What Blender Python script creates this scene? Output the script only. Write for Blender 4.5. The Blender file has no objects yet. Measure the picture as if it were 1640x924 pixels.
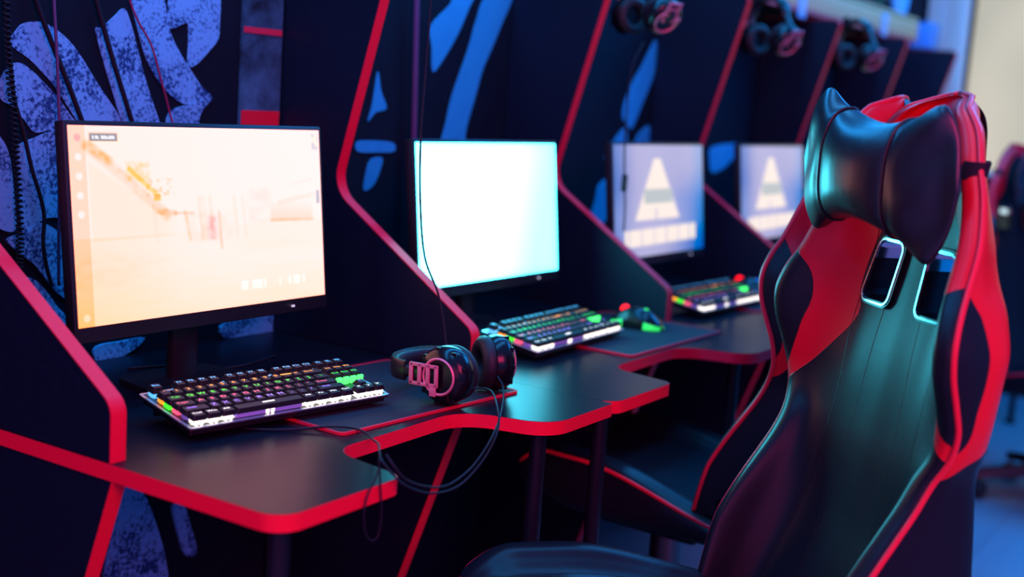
import bpy, bmesh, math, random
from mathutils import Vector, Matrix
from math import sin, cos, pi, radians, tan
random.seed(4)
S = bpy.context.scene
COL = S.collection

# ------------------------------------------------------------------ camera
F_PX, YAW, PITCH, ROLL, CAM_Z = 2007.6, .5686, .1511, .0679, 1.2372
fwd = Vector((cos(YAW)*cos(PITCH), sin(YAW)*cos(PITCH), -sin(PITCH)))
r0 = Vector((sin(YAW), -cos(YAW), 0)); u0 = r0.cross(fwd)
rgt = r0*cos(ROLL) + u0*sin(ROLL); upv = -r0*sin(ROLL) + u0*cos(ROLL)
cd = bpy.data.cameras.new('camera'); cam = bpy.data.objects.new('camera', cd); COL.objects.link(cam)
cam.matrix_world = Matrix(((rgt.x, upv.x, -fwd.x, 0), (rgt.y, upv.y, -fwd.y, 0), (rgt.z, upv.z, -fwd.z, CAM_Z), (0, 0, 0, 1)))
cd.sensor_width = 36; cd.lens = 36*F_PX/1640; cd.clip_start = .05; cd.clip_end = 60
cd.dof.use_dof = True; cd.dof.focus_distance = 1.9; cd.dof.aperture_fstop = 2.0
S.camera = cam
EYE = Vector((0, 0, CAM_Z))
def ray(u, v): return fwd + rgt*((u-820)/F_PX) - upv*((v-462)/F_PX)
def on_y(u, v, y): d = ray(u, v); return EYE + d*(y/d.y)
def on_z(u, v, z): d = ray(u, v); return EYE + d*((z-CAM_Z)/d.z)
def on_x(u, v, x): d = ray(u, v); return EYE + d*(x/d.x)

# ------------------------------------------------------------------ materials
def mat(name, base, rough=.5, spec=.5, metal=0., emit=None, estr=1., coat=0., noise=0., nscale=60., bump=0., bscale=300.):
    m = bpy.data.materials.new(name); m.use_nodes = True
    nt = m.node_tree; b = nt.nodes['Principled BSDF']
    b.inputs['Base Color'].default_value = (*base, 1); b.inputs['Roughness'].default_value = rough
    b.inputs['Specular IOR Level'].default_value = spec; b.inputs['Metallic'].default_value = metal
    b.inputs['Coat Weight'].default_value = coat
    if emit:
        b.inputs['Emission Color'].default_value = (*emit, 1); b.inputs['Emission Strength'].default_value = estr
    tc = nt.nodes.new('ShaderNodeTexCoord')
    if noise:
        n = nt.nodes.new('ShaderNodeTexNoise'); n.inputs['Scale'].default_value = nscale; n.inputs['Detail'].default_value = 4
        nt.links.new(tc.outputs['Object'], n.inputs['Vector'])
        mx = nt.nodes.new('ShaderNodeMix'); mx.data_type = 'RGBA'
        mx.inputs['A'].default_value = (*[c*(1-noise) for c in base], 1); mx.inputs['B'].default_value = (*[min(1, c*(1+noise)) for c in base], 1)
        nt.links.new(n.outputs['Fac'], mx.inputs['Factor']); nt.links.new(mx.outputs['Result'], b.inputs['Base Color'])
    if bump:
        n = nt.nodes.new('ShaderNodeTexNoise'); n.inputs['Scale'].default_value = bscale; n.inputs['Detail'].default_value = 3
        nt.links.new(tc.outputs['Object'], n.inputs['Vector'])
        bp = nt.nodes.new('ShaderNodeBump'); bp.inputs['Strength'].default_value = bump; bp.inputs['Distance'].default_value = .001
        nt.links.new(n.outputs['Fac'], bp.inputs['Height']); nt.links.new(bp.outputs['Normal'], b.inputs['Normal'])
    return m

M = {}
M['laminate'] = mat('black_laminate', (.006, .008, .014), .30, .12, noise=.3, nscale=90, bump=.12, bscale=500)
M['panel'] = mat('black_panel_laminate', (.003, .008, .020), .5, .25, noise=.3, nscale=70, bump=.1, bscale=500)
M['red'] = mat('red_edge_band', (.93, .005, .04), .46, .22, noise=.08, nscale=200)
M['metal_black'] = mat('black_powder_metal', (.006, .009, .016), .4, .25, noise=.15)
M['plastic'] = mat('black_plastic', (.012, .012, .015), .38, .5, noise=.15, nscale=120)
M['keycap'] = mat('black_keycap', (.010, .010, .012), .55, .3, noise=.1, nscale=200)
M['gloss'] = mat('glossy_black_plastic', (.006, .007, .01), .2, .35, noise=.1)
M['fabric_pad'] = mat('black_cloth_pad', (.018, .018, .026), .8, .3, noise=.3, nscale=800, bump=.3, bscale=1500)
M['red_stitch'] = mat('red_stitched_edge', (.75, .008, .04), .7, .3, noise=.2, nscale=900)
M['rubber'] = mat('black_rubber', (.012, .012, .014), .6, .3, noise=.1)
M['cable'] = mat('black_cable', (.008, .009, .018), .6, .25, noise=.1)
M['cable_red'] = mat('dark_red_cable', (.25, .02, .08), .5, .4, noise=.1)
M['cable_violet'] = mat('violet_cable', (.10, .05, .14), .5, .4, noise=.1)
M['alu'] = mat('brushed_aluminium', (.65, .67, .72), .35, .5, metal=.9, noise=.1, nscale=200)
M['pinkmetal'] = mat('pink_red_anodised', (.75, .22, .30), .45, .5, metal=.2, noise=.08)
M['cushion'] = mat('black_cushion_leatherette', (.014, .013, .017), .55, .4, bump=.3, bscale=400)
M['steel'] = mat('dark_steel', (.12, .12, .13), .3, .5, metal=.9, noise=.1)
M['wall'] = mat('black_painted_wall', (.004, .010, .020), .75, .12, noise=.25, nscale=12, bump=.15, bscale=120)
M['offwhite'] = mat('pale_painted_frame', (.80, .74, .58), .45, .5, noise=.05, nscale=20)
M['beige'] = mat('beige_board', (.80, .52, .26), .6, .3, noise=.1, nscale=25)
M['leaf'] = mat('green_leaf', (.05, .30, .10), .5, .4, noise=.3, nscale=40)
M['pot'] = mat('dark_pot', (.03, .03, .035), .5, .4, noise=.2)
M['bluebox'] = mat('blue_plastic', (.10, .35, .75), .5, .4, noise=.1)
M['sheenblue'] = mat('light_blue_enamel', (.12, .50, .80), .4, .5, noise=.06)
M['led_white'] = mat('white_led', (.8, .8, .8), .5, emit=(1, .97, .90), estr=.5)

def emis(name, c, s): return mat(name, tuple(min(.8, x*.5+.02) for x in c), .4, .4, emit=c, estr=s)
ROWC = [(.10, .50, 1.0), (1.0, .30, .02), (.05, .9, .02), (1.0, .10, .20), (.38, .20, .95), (1.0, .92, .82)]
ROWE = [2.2, 2.2, 1.8, 2.2, 1.8, 2.2]
for i, c in enumerate(ROWC):
    M['leg%d' % i] = emis('backlit_legend_%d' % i, c, ROWE[i])
    M['glow%d' % i] = emis('key_backlight_%d' % i, c, [1.3, 1.5, 1.3, 1.2, .28, 1.7][i])
M['green_glow'] = emis('green_indicator', (.06, 1.0, .12), 2.2)
M['green_soft'] = emis('green_mouse_glow', (.02, .75, .10), 1.0)
M['blue_soft'] = emis('blue_mouse_glow', (.02, .22, .95), 1.0)
M['red_led'] = emis('red_led', (1.0, .0, .0), 2.5)

# speckled spray paint for the mural
def paint(name, c1, c2, scale, lo, hi):
    m = bpy.data.materials.new(name); m.use_nodes = True; nt = m.node_tree; b = nt.nodes['Principled BSDF']
    b.inputs['Roughness'].default_value = .7; b.inputs['Specular IOR Level'].default_value = .2
    tc = nt.nodes.new('ShaderNodeTexCoord')
    n = nt.nodes.new('ShaderNodeTexNoise'); n.inputs['Scale'].default_value = scale; n.inputs['Detail'].default_value = 5; n.inputs['Roughness'].default_value = .65
    n2 = nt.nodes.new('ShaderNodeTexNoise'); n2.inputs['Scale'].default_value = scale/9; n2.inputs['Detail'].default_value = 2
    ad = nt.nodes.new('ShaderNodeMath'); ad.operation = 'ADD'
    mu = nt.nodes.new('ShaderNodeMath'); mu.operation = 'MULTIPLY'; mu.inputs[1].default_value = .55
    nt.links.new(n2.outputs['Fac'], mu.inputs[0]); nt.links.new(n.outputs['Fac'], ad.inputs[0]); nt.links.new(mu.outputs[0], ad.inputs[1])
    cr = nt.nodes.new('ShaderNodeValToRGB'); cr.color_ramp.elements[0].position = lo; cr.color_ramp.elements[1].position = hi
    cr.color_ramp.elements[0].color = (*c2, 1); cr.color_ramp.elements[1].color = (*c1, 1)
    for q in (n, n2): nt.links.new(tc.outputs['Object'], q.inputs['Vector'])
    nt.links.new(ad.outputs[0], cr.inputs['Fac']); nt.links.new(cr.outputs['Color'], b.inputs['Base Color'])
    return m
M['paint_a'] = paint('speckled_blue_paint', (.13, .52, .84), (.008, .06, .20), 150, .64, .80)
M['paint_b'] = paint('flat_blue_paint', (.02, .40, .66), (.015, .32, .58), 20, .4, .8)

# floor
def floor_mat():
    m = bpy.data.materials.new('grey_plank_floor'); m.use_nodes = True; nt = m.node_tree; b = nt.nodes['Principled BSDF']
    tc = nt.nodes.new('ShaderNodeTexCoord'); br = nt.nodes.new('ShaderNodeTexBrick')
    br.inputs['Scale'].default_value = 1; br.inputs['Brick Width'].default_value = 1.2; br.inputs['Row Height'].default_value = .18
    br.inputs['Mortar Size'].default_value = .002; br.inputs['Color1'].default_value = (.20, .31, .36, 1); br.inputs['Color2'].default_value = (.17, .27, .32, 1)
    br.inputs['Mortar'].default_value = (.16, .18, .2, 1)
    nt.links.new(tc.outputs['Object'], br.inputs['Vector']); nt.links.new(br.outputs['Color'], b.inputs['Base Color'])
    b.inputs['Roughness'].default_value = .45
    return m
M['floor'] = floor_mat()

# leather with a red pattern held in mesh attributes
def chair_leather(name, rough, spec):
    m = bpy.data.materials.new(name); m.use_nodes = True; nt = m.node_tree; b = nt.nodes['Principled BSDF']
    def attr(n):
        a = nt.nodes.new('ShaderNodeAttribute'); a.attribute_name = n; return a.outputs['Fac']
    def math_(op, a, bb, clamp=False):
        q = nt.nodes.new('ShaderNodeMath'); q.operation = op; q.use_clamp = clamp
        for i, v in enumerate((a, bb)):
            if v is None: continue
            if isinstance(v, (int, float)): q.inputs[i].default_value = v
            else: nt.links.new(v, q.inputs[i])
        return q.outputs[0]
    red = math_('ADD', math_('MULTIPLY', attr('red'), 900), .5, True)
    ab = lambda v: math_('ABSOLUTE', v, None)
    sm_ = math_('MINIMUM', math_('MINIMUM', ab(attr('seam')), ab(attr('seam2'))), math_('ADD', ab(attr('red')), .0002))
    seam = math_('SUBTRACT', 1.0, math_('MULTIPLY', sm_, 750, True), True)
    perf = attr('perf')
    tc = nt.nodes.new('ShaderNodeTexCoord')
    vor = nt.nodes.new('ShaderNodeTexVoronoi'); vor.inputs['Scale'].default_value = 330; vor.inputs['Randomness'].default_value = .12
    nt.links.new(tc.outputs['Object'], vor.inputs['Vector'])
    hole = math_('MULTIPLY', math_('LESS_THAN', vor.outputs['Distance'], .30), perf)
    mx = nt.nodes.new('ShaderNodeMix'); mx.data_type = 'RGBA'
    mx.inputs['A'].default_value = (.007, .010, .016, 1); mx.inputs['B'].default_value = (.78, .004, .022, 1)
    nt.links.new(red, mx.inputs['Factor'])
    m2 = nt.nodes.new('ShaderNodeMix'); m2.data_type = 'RGBA'; m2.inputs['B'].default_value = (.004, .004, .005, 1)
    nt.links.new(mx.outputs['Result'], m2.inputs['A']); nt.links.new(math_('MAXIMUM', seam, math_('MULTIPLY', hole, .8)), m2.inputs['Factor'])
    nt.links.new(m2.outputs['Result'], b.inputs['Base Color'])
    nz = nt.nodes.new('ShaderNodeTexNoise'); nz.inputs['Scale'].default_value = 420; nt.links.new(tc.outputs['Object'], nz.inputs['Vector'])
    h = math_('ADD', math_('MULTIPLY', nz.outputs['Fac'], .25), math_('MULTIPLY', math_('MAXIMUM', seam, hole), -1.0))
    bp = nt.nodes.new('ShaderNodeBump'); bp.inputs['Strength'].default_value = .35; bp.inputs['Distance'].default_value = .0012
    nt.links.new(h, bp.inputs['Height']); nt.links.new(bp.outputs['Normal'], b.inputs['Normal'])
    b.inputs['Roughness'].default_value = rough; b.inputs['Specular IOR Level'].default_value = spec
    return m
M['leather'] = chair_leather('black_and_red_leatherette', .37, .30)
M['leather_pillow'] = chair_leather('pillow_leatherette', .34, .85)
M['piping'] = mat('red_piping', (.85, .008, .04), .4, .5)
M['piping_black'] = mat('black_piping', (.012, .012, .016), .4, .5)
M['chrome'] = mat('chrome_glint_lining', (.75, .76, .78), .12, .5, metal=1., noise=.04)
M['strap'] = mat('black_webbing', (.012, .012, .018), .75, .3, bump=.4, bscale=700)

def attr_emission(name):
    m = bpy.data.materials.new(name); m.use_nodes = True; nt = m.node_tree; b = nt.nodes['Principled BSDF']
    a = nt.nodes.new('ShaderNodeAttribute'); a.attribute_name = 'picture'
    b.inputs['Base Color'].default_value = (.01, .01, .01, 1); b.inputs['Roughness'].default_value = .4
    nt.links.new(a.outputs['Color'], b.inputs['Emission Color']); b.inputs['Emission Strength'].default_value = 1
    return m
M['screen'] = attr_emission('lit_display')

# ------------------------------------------------------------------ object helpers
def new_obj(name, me, parent=None):
    o = bpy.data.objects.new(name, me); COL.objects.link(o)
    if parent is not None: o.parent = parent
    return o
def obj(name, bm, mats, parent=None, smooth=None):
    me = bpy.data.meshes.new(name)
    bmesh.ops.recalc_face_normals(bm, faces=bm.faces[:])
    bm.to_mesh(me); bm.free()
    for m in (mats if isinstance(mats, (list, tuple)) else [mats]): me.materials.append(m)
    if smooth is not None:
        me.polygons.foreach_set('use_smooth', [True]*len(me.polygons))
        if smooth < 179: me.set_sharp_from_angle(angle=radians(smooth))
    return new_obj(name, me, parent)
def tag(o, label, cat, group=None, kind=None):
    o['label'] = label
    o['category'] = cat
    if group: o['group'] = group
    if kind: o['kind'] = kind
    return o
def empty(name, loc, rz=0.):
    o = bpy.data.objects.new(name, None); COL.objects.link(o); o.empty_display_size = .1
    o.location = loc; o.rotation_euler = (0, 0, rz); return o
def copy_tree(o, parent=None):
    c = o.copy(); COL.objects.link(c); c.parent = parent
    for ch in o.children: copy_tree(ch, c)
    return c

def box(bm, c, s, rot=None, bev=0., seg=2, mi=0):
    g = bmesh.ops.create_cube(bm, size=1.0)
    vs = g['verts']
    for v in vs: v.co = Vector((v.co.x*s[0], v.co.y*s[1], v.co.z*s[2]))
    if bev:
        es = list({e for v in vs for e in v.link_edges})
        r = bmesh.ops.bevel(bm, geom=es, offset=bev, segments=seg, affect='EDGES', profile=.5)
        vs = list({v for f in r['faces'] for v in f.verts} | {v for v in vs if v.is_valid})
    for v in vs:
        if rot is not None: v.co = rot @ v.co
        v.co += Vector(c)
    fs = {f for v in vs for f in v.link_faces}
    for f in fs: f.material_index = mi
    return vs
def frame_from(t):
    t = t.normalized(); a = Vector((0, 0, 1)) if abs(t.z) < .9 else Vector((1, 0, 0))
    x = t.cross(a).normalized(); return x, t.cross(x).normalized()
def catmull(pts, n=8, closed=False):
    P = [Vector(p) for p in pts]; out = []
    N = len(P)
    for i in range(N if closed else N-1):
        if closed: p0, p1, p2, p3 = P[i-1], P[i], P[(i+1) % N], P[(i+2) % N]
        else:
            p1, p2 = P[i], P[i+1]
            p0 = P[i-1] if i else p1*2-p2
            p3 = P[i+2] if i+2 < N else p2*2-p1
        for k in range(n):
            t = k/n
            out.append(.5*((2*p1)+(p2-p0)*t+(2*p0-5*p1+4*p2-p3)*t*t+(3*p1-p0-3*p2+p3)*t**3))
    if not closed: out.append(P[-1])
    return out
def tube(bm, pts, r, seg=8, closed=False, mi=0, flat=1.):
    P = [Vector(p) for p in pts]; rings = []; N = len(P); px = None
    for i in range(N):
        t = (P[(i+1) % N]-P[i-1]) if closed else (P[min(i+1, N-1)]-P[max(i-1, 0)])
        if t.length < 1e-9: t = Vector((0, 0, 1))
        t.normalize()
        if px is None: px, py = frame_from(t)
        else:
            px = (px - t*px.dot(t)); px = px.normalized() if px.length > 1e-6 else frame_from(t)[0]
            py = t.cross(px)
        rr = r[i] if isinstance(r, (list, tuple)) else r
        rings.append([bm.verts.new(P[i]+px*rr*cos(2*pi*k/seg)+py*rr*flat*sin(2*pi*k/seg)) for k in range(seg)])
    for i in range(N if closed else N-1):
        a, b = rings[i], rings[(i+1) % N]
        for k in range(seg):
            f = bm.faces.new((a[k], a[(k+1) % seg], b[(k+1) % seg], b[k])); f.material_index = mi
    if not closed:
        for rg in (rings[0][::-1], rings[-1]):
            f = bm.faces.new(rg); f.material_index = mi
def lathe(bm, prof, axis_mat, seg=40, mi=0, close=True):
    rings = []
    for (r, h) in prof:
        if r < 1e-6: rings.append([bm.verts.new(axis_mat @ Vector((0, 0, h)))])
        else: rings.append([bm.verts.new(axis_mat @ Vector((r*cos(2*pi*k/seg), r*sin(2*pi*k/seg), h))) for k in range(seg)])
    n = len(rings)
    for i in range(n if close else n-1):
        a, b = rings[i], rings[(i+1) % n]
        if len(a) == 1 and len(b) == 1: continue
        for k in range(seg):
            if len(a) == 1: vs = (a[0], b[(k+1) % seg], b[k])
            elif len(b) == 1: vs = (a[k], a[(k+1) % seg], b[0])
            else: vs = (a[k], a[(k+1) % seg], b[(k+1) % seg], b[k])
            f = bm.faces.new(vs); f.material_index = mi
def cyl(bm, a, b, r, seg=20, mi=0, bev=.001, r2=None):
    a, b = Vector(a), Vector(b); d = b-a; x, y = frame_from(d); t = d.normalized(); L = d.length
    m = Matrix(((x.x, y.x, t.x, a.x), (x.y, y.y, t.y, a.y), (x.z, y.z, t.z, a.z), (0, 0, 0, 1)))
    r2 = r if r2 is None else r2
    lathe(bm, [(0, 0), (r-bev, 0), (r, bev), (r2, L-bev), (r2-bev, L), (0, L)], m, seg, mi, close=False)
def fillet(pts, seg=6):
    """pts = [(a, b, radius)] closed polygon -> rounded polygon"""
    out = []; N = len(pts)
    for i in range(N):
        p = Vector(pts[i][:2]); r = pts[i][2]
        if r <= 0: out.append(p); continue
        a = (Vector(pts[i-1][:2])-p); b = (Vector(pts[(i+1) % N][:2])-p)
        la, lb = a.length, b.length; a.normalize(); b.normalize()
        ang = math.acos(max(-1, min(1, a.dot(b)))); d = min(r/tan(ang/2), la*.48, lb*.48); rr = d*tan(ang/2)
        c = p+(a+b).normalized()*(rr/sin(ang/2))
        s, e = p+a*d-c, p+b*d-c
        a0 = math.atan2(s.y, s.x); da = math.atan2(e.y, e.x)-a0
        while da > pi: da -= 2*pi
        while da < -pi: da += 2*pi
        for k in range(seg+1):
            t = a0+da*k/seg; out.append(c+Vector((cos(t), sin(t)))*rr)
    return out
def area(poly): return sum(poly[i-1].x*poly[i].y-poly[i].x*poly[i-1].y for i in range(len(poly)))/2
def offset_poly(poly, d):
    if area(poly) < 0: d = -d
    out = []; N = len(poly)
    for i in range(N):
        e1 = (poly[i]-poly[i-1]); e2 = (poly[(i+1) % N]-poly[i])
        n1 = Vector((e1.y, -e1.x)).normalized(); n2 = Vector((e2.y, -e2.x)).normalized()
        n = n1+n2
        n = n/max(.3, n.dot(n1)) if n.length > 1e-6 else n1
        out.append(poly[i]+n*d)
    return out
def prism(bm, poly, to3, h0, h1, mi=0):
    a = [bm.verts.new(to3(p.x, p.y, h0)) for p in poly]; b = [bm.verts.new(to3(p.x, p.y, h1)) for p in poly]
    N = len(poly)
    fs = [bm.faces.new(a[::-1]), bm.faces.new(b)]
    for i in range(N): fs.append(bm.faces.new((a[i], a[(i+1) % N], b[(i+1) % N], b[i])))
    for f in fs: f.material_index = mi
def ring_prism(bm, outer, inner, to3, h0, h1, mi=0):
    N = len(outer)
    V = [[bm.verts.new(to3(p.x, p.y, h)) for p in q] for q, h in ((outer, h0), (outer, h1), (inner, h1), (inner, h0))]
    for j in range(4):
        a, b = V[j], V[(j+1) % 4]
        for i in range(N):
            f = bm.faces.new((a[i], a[(i+1) % N], b[(i+1) % N], b[i])); f.material_index = mi
def interp(tab, x):
    if x <= tab[0][0]: return tab[0][1]
    for (a, fa), (b, fb) in zip(tab, tab[1:]):
        if x <= b:
            t = (x-a)/(b-a); return fa+(fb-fa)*t
    return tab[-1][1]
def spl(tab, x):
    """monotone-ish smooth interpolation (Catmull) through a table"""
    n = len(tab)
    if x <= tab[0][0]: return tab[0][1]
    if x >= tab[-1][0]: return tab[-1][1]
    i = max(k for k in range(n-1) if tab[k][0] <= x)
    x1, y1 = tab[i]; x2, y2 = tab[i+1]
    s = (y2-y1)/(x2-x1)
    m1 = (y2-tab[i-1][1])/(x2-tab[i-1][0]) if i > 0 else s
    m2 = (tab[i+2][1]-y1)/(tab[i+2][0]-x1) if i+2 < n else s
    h = x2-x1; t = (x-x1)/h
    return (2*t**3-3*t*t+1)*y1+(t**3-2*t*t+t)*h*m1+(-2*t**3+3*t*t)*y2+(t**3-t*t)*h*m2
def sstep(a, b, x):
    t = max(0, min(1, (x-a)/(b-a))); return t*t*(3-2*t)

# ------------------------------------------------------------------ the setting
X0, P, WY, NB = 1.0132, .7853, 1.71, 6
XE = 6.2
bm = bmesh.new(); box(bm, (2.6, -1.1, -.03), (9.2, 6.0, .06)); o = obj('floor', bm, M['floor']); o['kind'] = 'structure'
bm = bmesh.new(); box(bm, (2.25, WY+.05, 1.25), (7.9, .10, 2.5)); wall_back = obj('wall_back', bm, M['wall']); wall_back['kind'] = 'structure'
# end wall, with the window opening (y .2 to 1.52, z 1.04 to 2.3)
bm = bmesh.new()
WN0, WN1, WZ0, WZ1 = -.9, 1.50, 1.045, 2.35
box(bm, (XE+.06, (1.70+WN1)/2+.0, 1.25), (.12, 1.71-WN1, 2.5))
box(bm, (XE+.06, (WN0-3.5)/2, 1.25), (.12, 3.5+WN0, 2.5))
box(bm, (XE+.06, (WN0+WN1)/2, WZ0/2), (.12, WN1-WN0, WZ0))
box(bm, (XE+.06, (WN0+WN1)/2, (WZ1+2.5)/2), (.12, WN1-WN0, 2.5-WZ1))
o = obj('wall_right', bm, M['wall']); o['kind'] = 'structure'
# window: pale frame, sill, bright roller blind
win = empty('window_1', (XE, 0, 0)); win['kind'] = 'structure'
bm = bmesh.new()
for y, w in ((1.605, .19), (WN0-.02, .12)):
    box(bm, (-.02, y, 1.25 if y > 0 else (WZ0+WZ1)/2), (.05, w, 2.5 if y > 0 else WZ1-WZ0), bev=.004)
for y in (1.545, 1.575): box(bm, (-.05, y, 1.25), (.02, .014, 2.48), bev=.003)
box(bm, (-.02, (WN0+WN1)/2, WZ1+.02), (.05, WN1-WN0, .08), bev=.004)
obj('window_frame', bm, M['offwhite'], win, 30)
bm = bmesh.new(); box(bm, (-.03, (WN0+WN1)/2+.02, WZ0-.012), (.12, WN1-WN0+.08, .024), bev=.004); obj('window_sill', bm, M['offwhite'], win, 30)
def blind_mat():
    m = bpy.data.materials.new('daylit_cream_blind'); m.use_nodes = True; nt = m.node_tree; b = nt.nodes['Principled BSDF']
    tc = nt.nodes.new('ShaderNodeTexCoord'); n = nt.nodes.new('ShaderNodeTexNoise'); n.inputs['Scale'].default_value = 1.6; n.inputs['Detail'].default_value = 1
    w = nt.nodes.new('ShaderNodeTexWave'); w.bands_direction = 'Z'; w.inputs['Scale'].default_value = 26
    cr = nt.nodes.new('ShaderNodeValToRGB'); cr.color_ramp.elements[0].color = (.44, .42, .31, 1); cr.color_ramp.elements[1].color = (.64, .58, .44, 1)
    cr.color_ramp.elements[0].position = .35; cr.color_ramp.elements[1].position = .7
    ad = nt.nodes.new('ShaderNodeMath'); ad.operation = 'MULTIPLY_ADD'; ad.inputs[1].default_value = .06
    nt.links.new(tc.outputs['Object'], n.inputs['Vector']); nt.links.new(tc.outputs['Object'], w.inputs['Vector'])
    nt.links.new(w.outputs['Fac'], ad.inputs[0]); nt.links.new(n.outputs['Fac'], ad.inputs[2]); nt.links.new(ad.outputs[0], cr.inputs['Fac'])
    nt.links.new(cr.outputs['Color'], b.inputs['Emission Color']); b.inputs['Emission Strength'].default_value = 1.0
    b.inputs['Base Color'].default_value = (.12, .10, .06, 1); b.inputs['Roughness'].default_value = .8
    return m
bm = bmesh.new(); box(bm, (.03, (WN0+WN1)/2, (WZ0+WZ1)/2), (.012, WN1-WN0, WZ1-WZ0)); obj('window_blind', bm, blind_mat(), win)

# ------------------------------------------------------------------ mural on the back wall (paint, traced from the wall itself)
def mural(name, polys, m, label, zc=2.8875, off=(0, 0)):
    bm = bmesh.new()
    for k, pl in enumerate(polys):
        pts = [on_y(u/zc+off[0], v/zc+off[1], WY) for u, v in pl]
        pts = catmull([(p.x, 0, p.z) for p in pts], 4, True)
        poly = [Vector((p.x, p.z)) for p in pts]
        d = .0012+.0004*k
        prism(bm, poly, lambda a, b, h: Vector((a, h, b)), WY-d, WY-.0002)
    o = obj(name, bm, m, wall_back); o['label'] = label; return o
A = []
A.append([(40, 195), (70, 140), (105, 108), (180, 100), (250, 130), (320, 190), (380, 270), (440, 370), (500, 460), (545, 530), (565, 600), (520, 660), (420, 640), (375, 590), (310, 490), (250, 400), (190, 330), (130, 270), (80, 235)])
A.append([(0, 365), (40, 305), (90, 290), (150, 330), (210, 390), (270, 455), (330, 540), (380, 605), (330, 640), (250, 600), (160, 612), (110, 555), (50, 490), (0, 455)])
A.append([(440, 130), (472, 122), (525, 75), (570, 38), (600, 100), (640, 250), (680, 400), (720, 520), (750, 640), (610, 640), (560, 560), (520, 430), (480, 300), (450, 190)])
A.append([(605, 12), (650, 2), (700, -8), (752, -10), (768, 70), (785, 150), (830, 245), (880, 325), (930, 400), (978, 452), (920, 488), (840, 478), (775, 430), (720, 360), (670, 265), (635, 140)])
A.append([(772, 60), (790, -20), (900, -30), (1008, -20), (1012, 100), (1005, 180), (960, 240), (905, 298), (866, 302), (868, 200), (864, 112), (840, 112), (800, 132), (776, 120)])
A.append([(768, 545), (800, 505), (870, 482), (972, 456), (935, 505), (915, 560), (930, 640), (850, 650), (770, 640)])
A.append([(75, 690), (110, 655), (160, 635), (230, 605), (290, 598), (300, 700), (300, 850), (300, 925), (300, 1000), (200, 1010), (110, 1080), (90, 1000), (82, 850)])
A.append([(-40, 640), (0, 640), (40, 730), (62, 924), (66, 1060), (0, 1060), (-50, 1000)])
A.append([(-80, 700), (-160, 560), (-200, 300), (-140, 120), (-60, 60), (-30, 160), (-70, 300), (-60, 520)])
A.append([(25, 1110), (100, 1075), (180, 1030), (250, 1060), (312, 1110), (330, 1220), (340, 1380), (280, 1370), (215, 1300), (150, 1220), (95, 1180)])
A.append([(100, 1300), (150, 1290), (210, 1350), (260, 1420), (340, 1500), (330, 1600), (240, 1560), (150, 1480)])
A.append([(440, 1600), (560, 1575), (660, 1560), (600, 1620), (480, 1680), (430, 1660)])
A.append([(1020, 1500), (1150, 1470), (1280, 1460), (1278, 1535), (1150, 1545), (1030, 1560)])
B = [[(x, y+604*2.8875) for x, y in pl] for pl in ([(550, 500), (600, 470), (660, 540), (720, 700), (760, 860), (780, 1100), (700, 1150), (480, 1150), (470, 930), (500, 740)], [(790, 590), (840, 585), (870, 680), (900, 800), (850, 820), (810, 700)])]
mural('graffiti_lettering', A+B, M['paint_a'], 'speckled blue graffiti brush lettering painted on the black wall behind the nearest monitor')
C = [[(430, 120), (520, 20), (545, -40), (640, -40), (612, 30), (570, 130), (520, 225), (452, 328), (436, 310), (436, 220)],
     [(690, -20), (810, -30), (760, 110), (702, 250), (672, 320), (630, 470), (596, 590), (570, 720), (470, 720), (500, 570), (530, 440), (600, 240), (640, 100)],
     [(160, 480), (185, 330), (200, 420), (225, 500), (175, 520), (140, 560)],
     [(90, 655), (170, 650), (255, 660), (258, 700), (170, 705), (90, 700)],
     [(150, 740), (205, 730), (190, 800), (160, 860), (120, 880), (125, 820)]]
mural('graffiti_stripes', C, M['paint_b'], 'broad bright blue slanted stripes painted on the wall above the second monitor', off=(540, 0))
D = [[(1470, 185), (1478, 260), (1462, 350), (1410, 480), (1362, 592), (1335, 570), (1318, 540), (1325, 480), (1360, 390), (1410, 300)],
     [(1330, 590), (1338, 650), (1318, 740), (1240, 740), (1252, 700), (1285, 640)],
     [(1440, 580), (1445, 650), (1430, 740), (1360, 740), (1365, 690), (1390, 625)],
     [(1245, 830), (1262, 900), (1250, 990), (1215, 1040), (1170, 1010), (1190, 930), (1205, 860)]]
mural('graffiti_drips', D, M['paint_b'], 'blue tapering brush marks painted on the wall beside the third monitor', off=(540, 0))
E2 = [[(1140, 235), (1180, 230), (1180, 245), (1160, 268), (1140, 276), (1136, 255)]]
mural('graffiti_smudge', E2, M['paint_b'], 'small blue smudge painted on the wall left of the fourth monitor', zc=1, off=(0, 0))

# poster strip beside the second divider
ps = [on_y(390, -30, WY-.004), on_y(446, 214, WY-.004)]
x0_, x1_, zt_, zb_ = ps[0].x, ps[1].x-.003, ps[0].z, ps[1].z-.05
po = empty('banner_strip', ((x0_+x1_)/2, WY, (zt_+zb_)/2))
tag(po, 'narrow dark banner strip with red blocks on the wall beside the second divider', 'banner')
bm = bmesh.new(); W_, H_ = x1_-x0_, zt_-zb_
box(bm, (0, -.004, 0), (W_, .006, H_)); obj('banner_sheet', bm, paint('banner_blue_grey', (.05, .20, .30), (.006, .016, .03), 11, .62, .95), po)
bm = bmesh.new(); zq = on_y(418, 190, WY).z-(zt_+zb_)/2; box(bm, (0, -.0078, zq-.035), (W_*.96, .001, .10)); obj('red_block', bm, mat('banner_red', (.75, .01, .04), .5, noise=.1), po)
bm = bmesh.new(); zq = on_y(418, 50, WY).z-(zt_+zb_)/2; box(bm, (0, -.0078, zq), (W_*.96, .001, .011)); obj('red_stripe', bm, mat('banner_red_stripe', (.6, .03, .08), .5, noise=.3, nscale=30), po)

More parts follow.
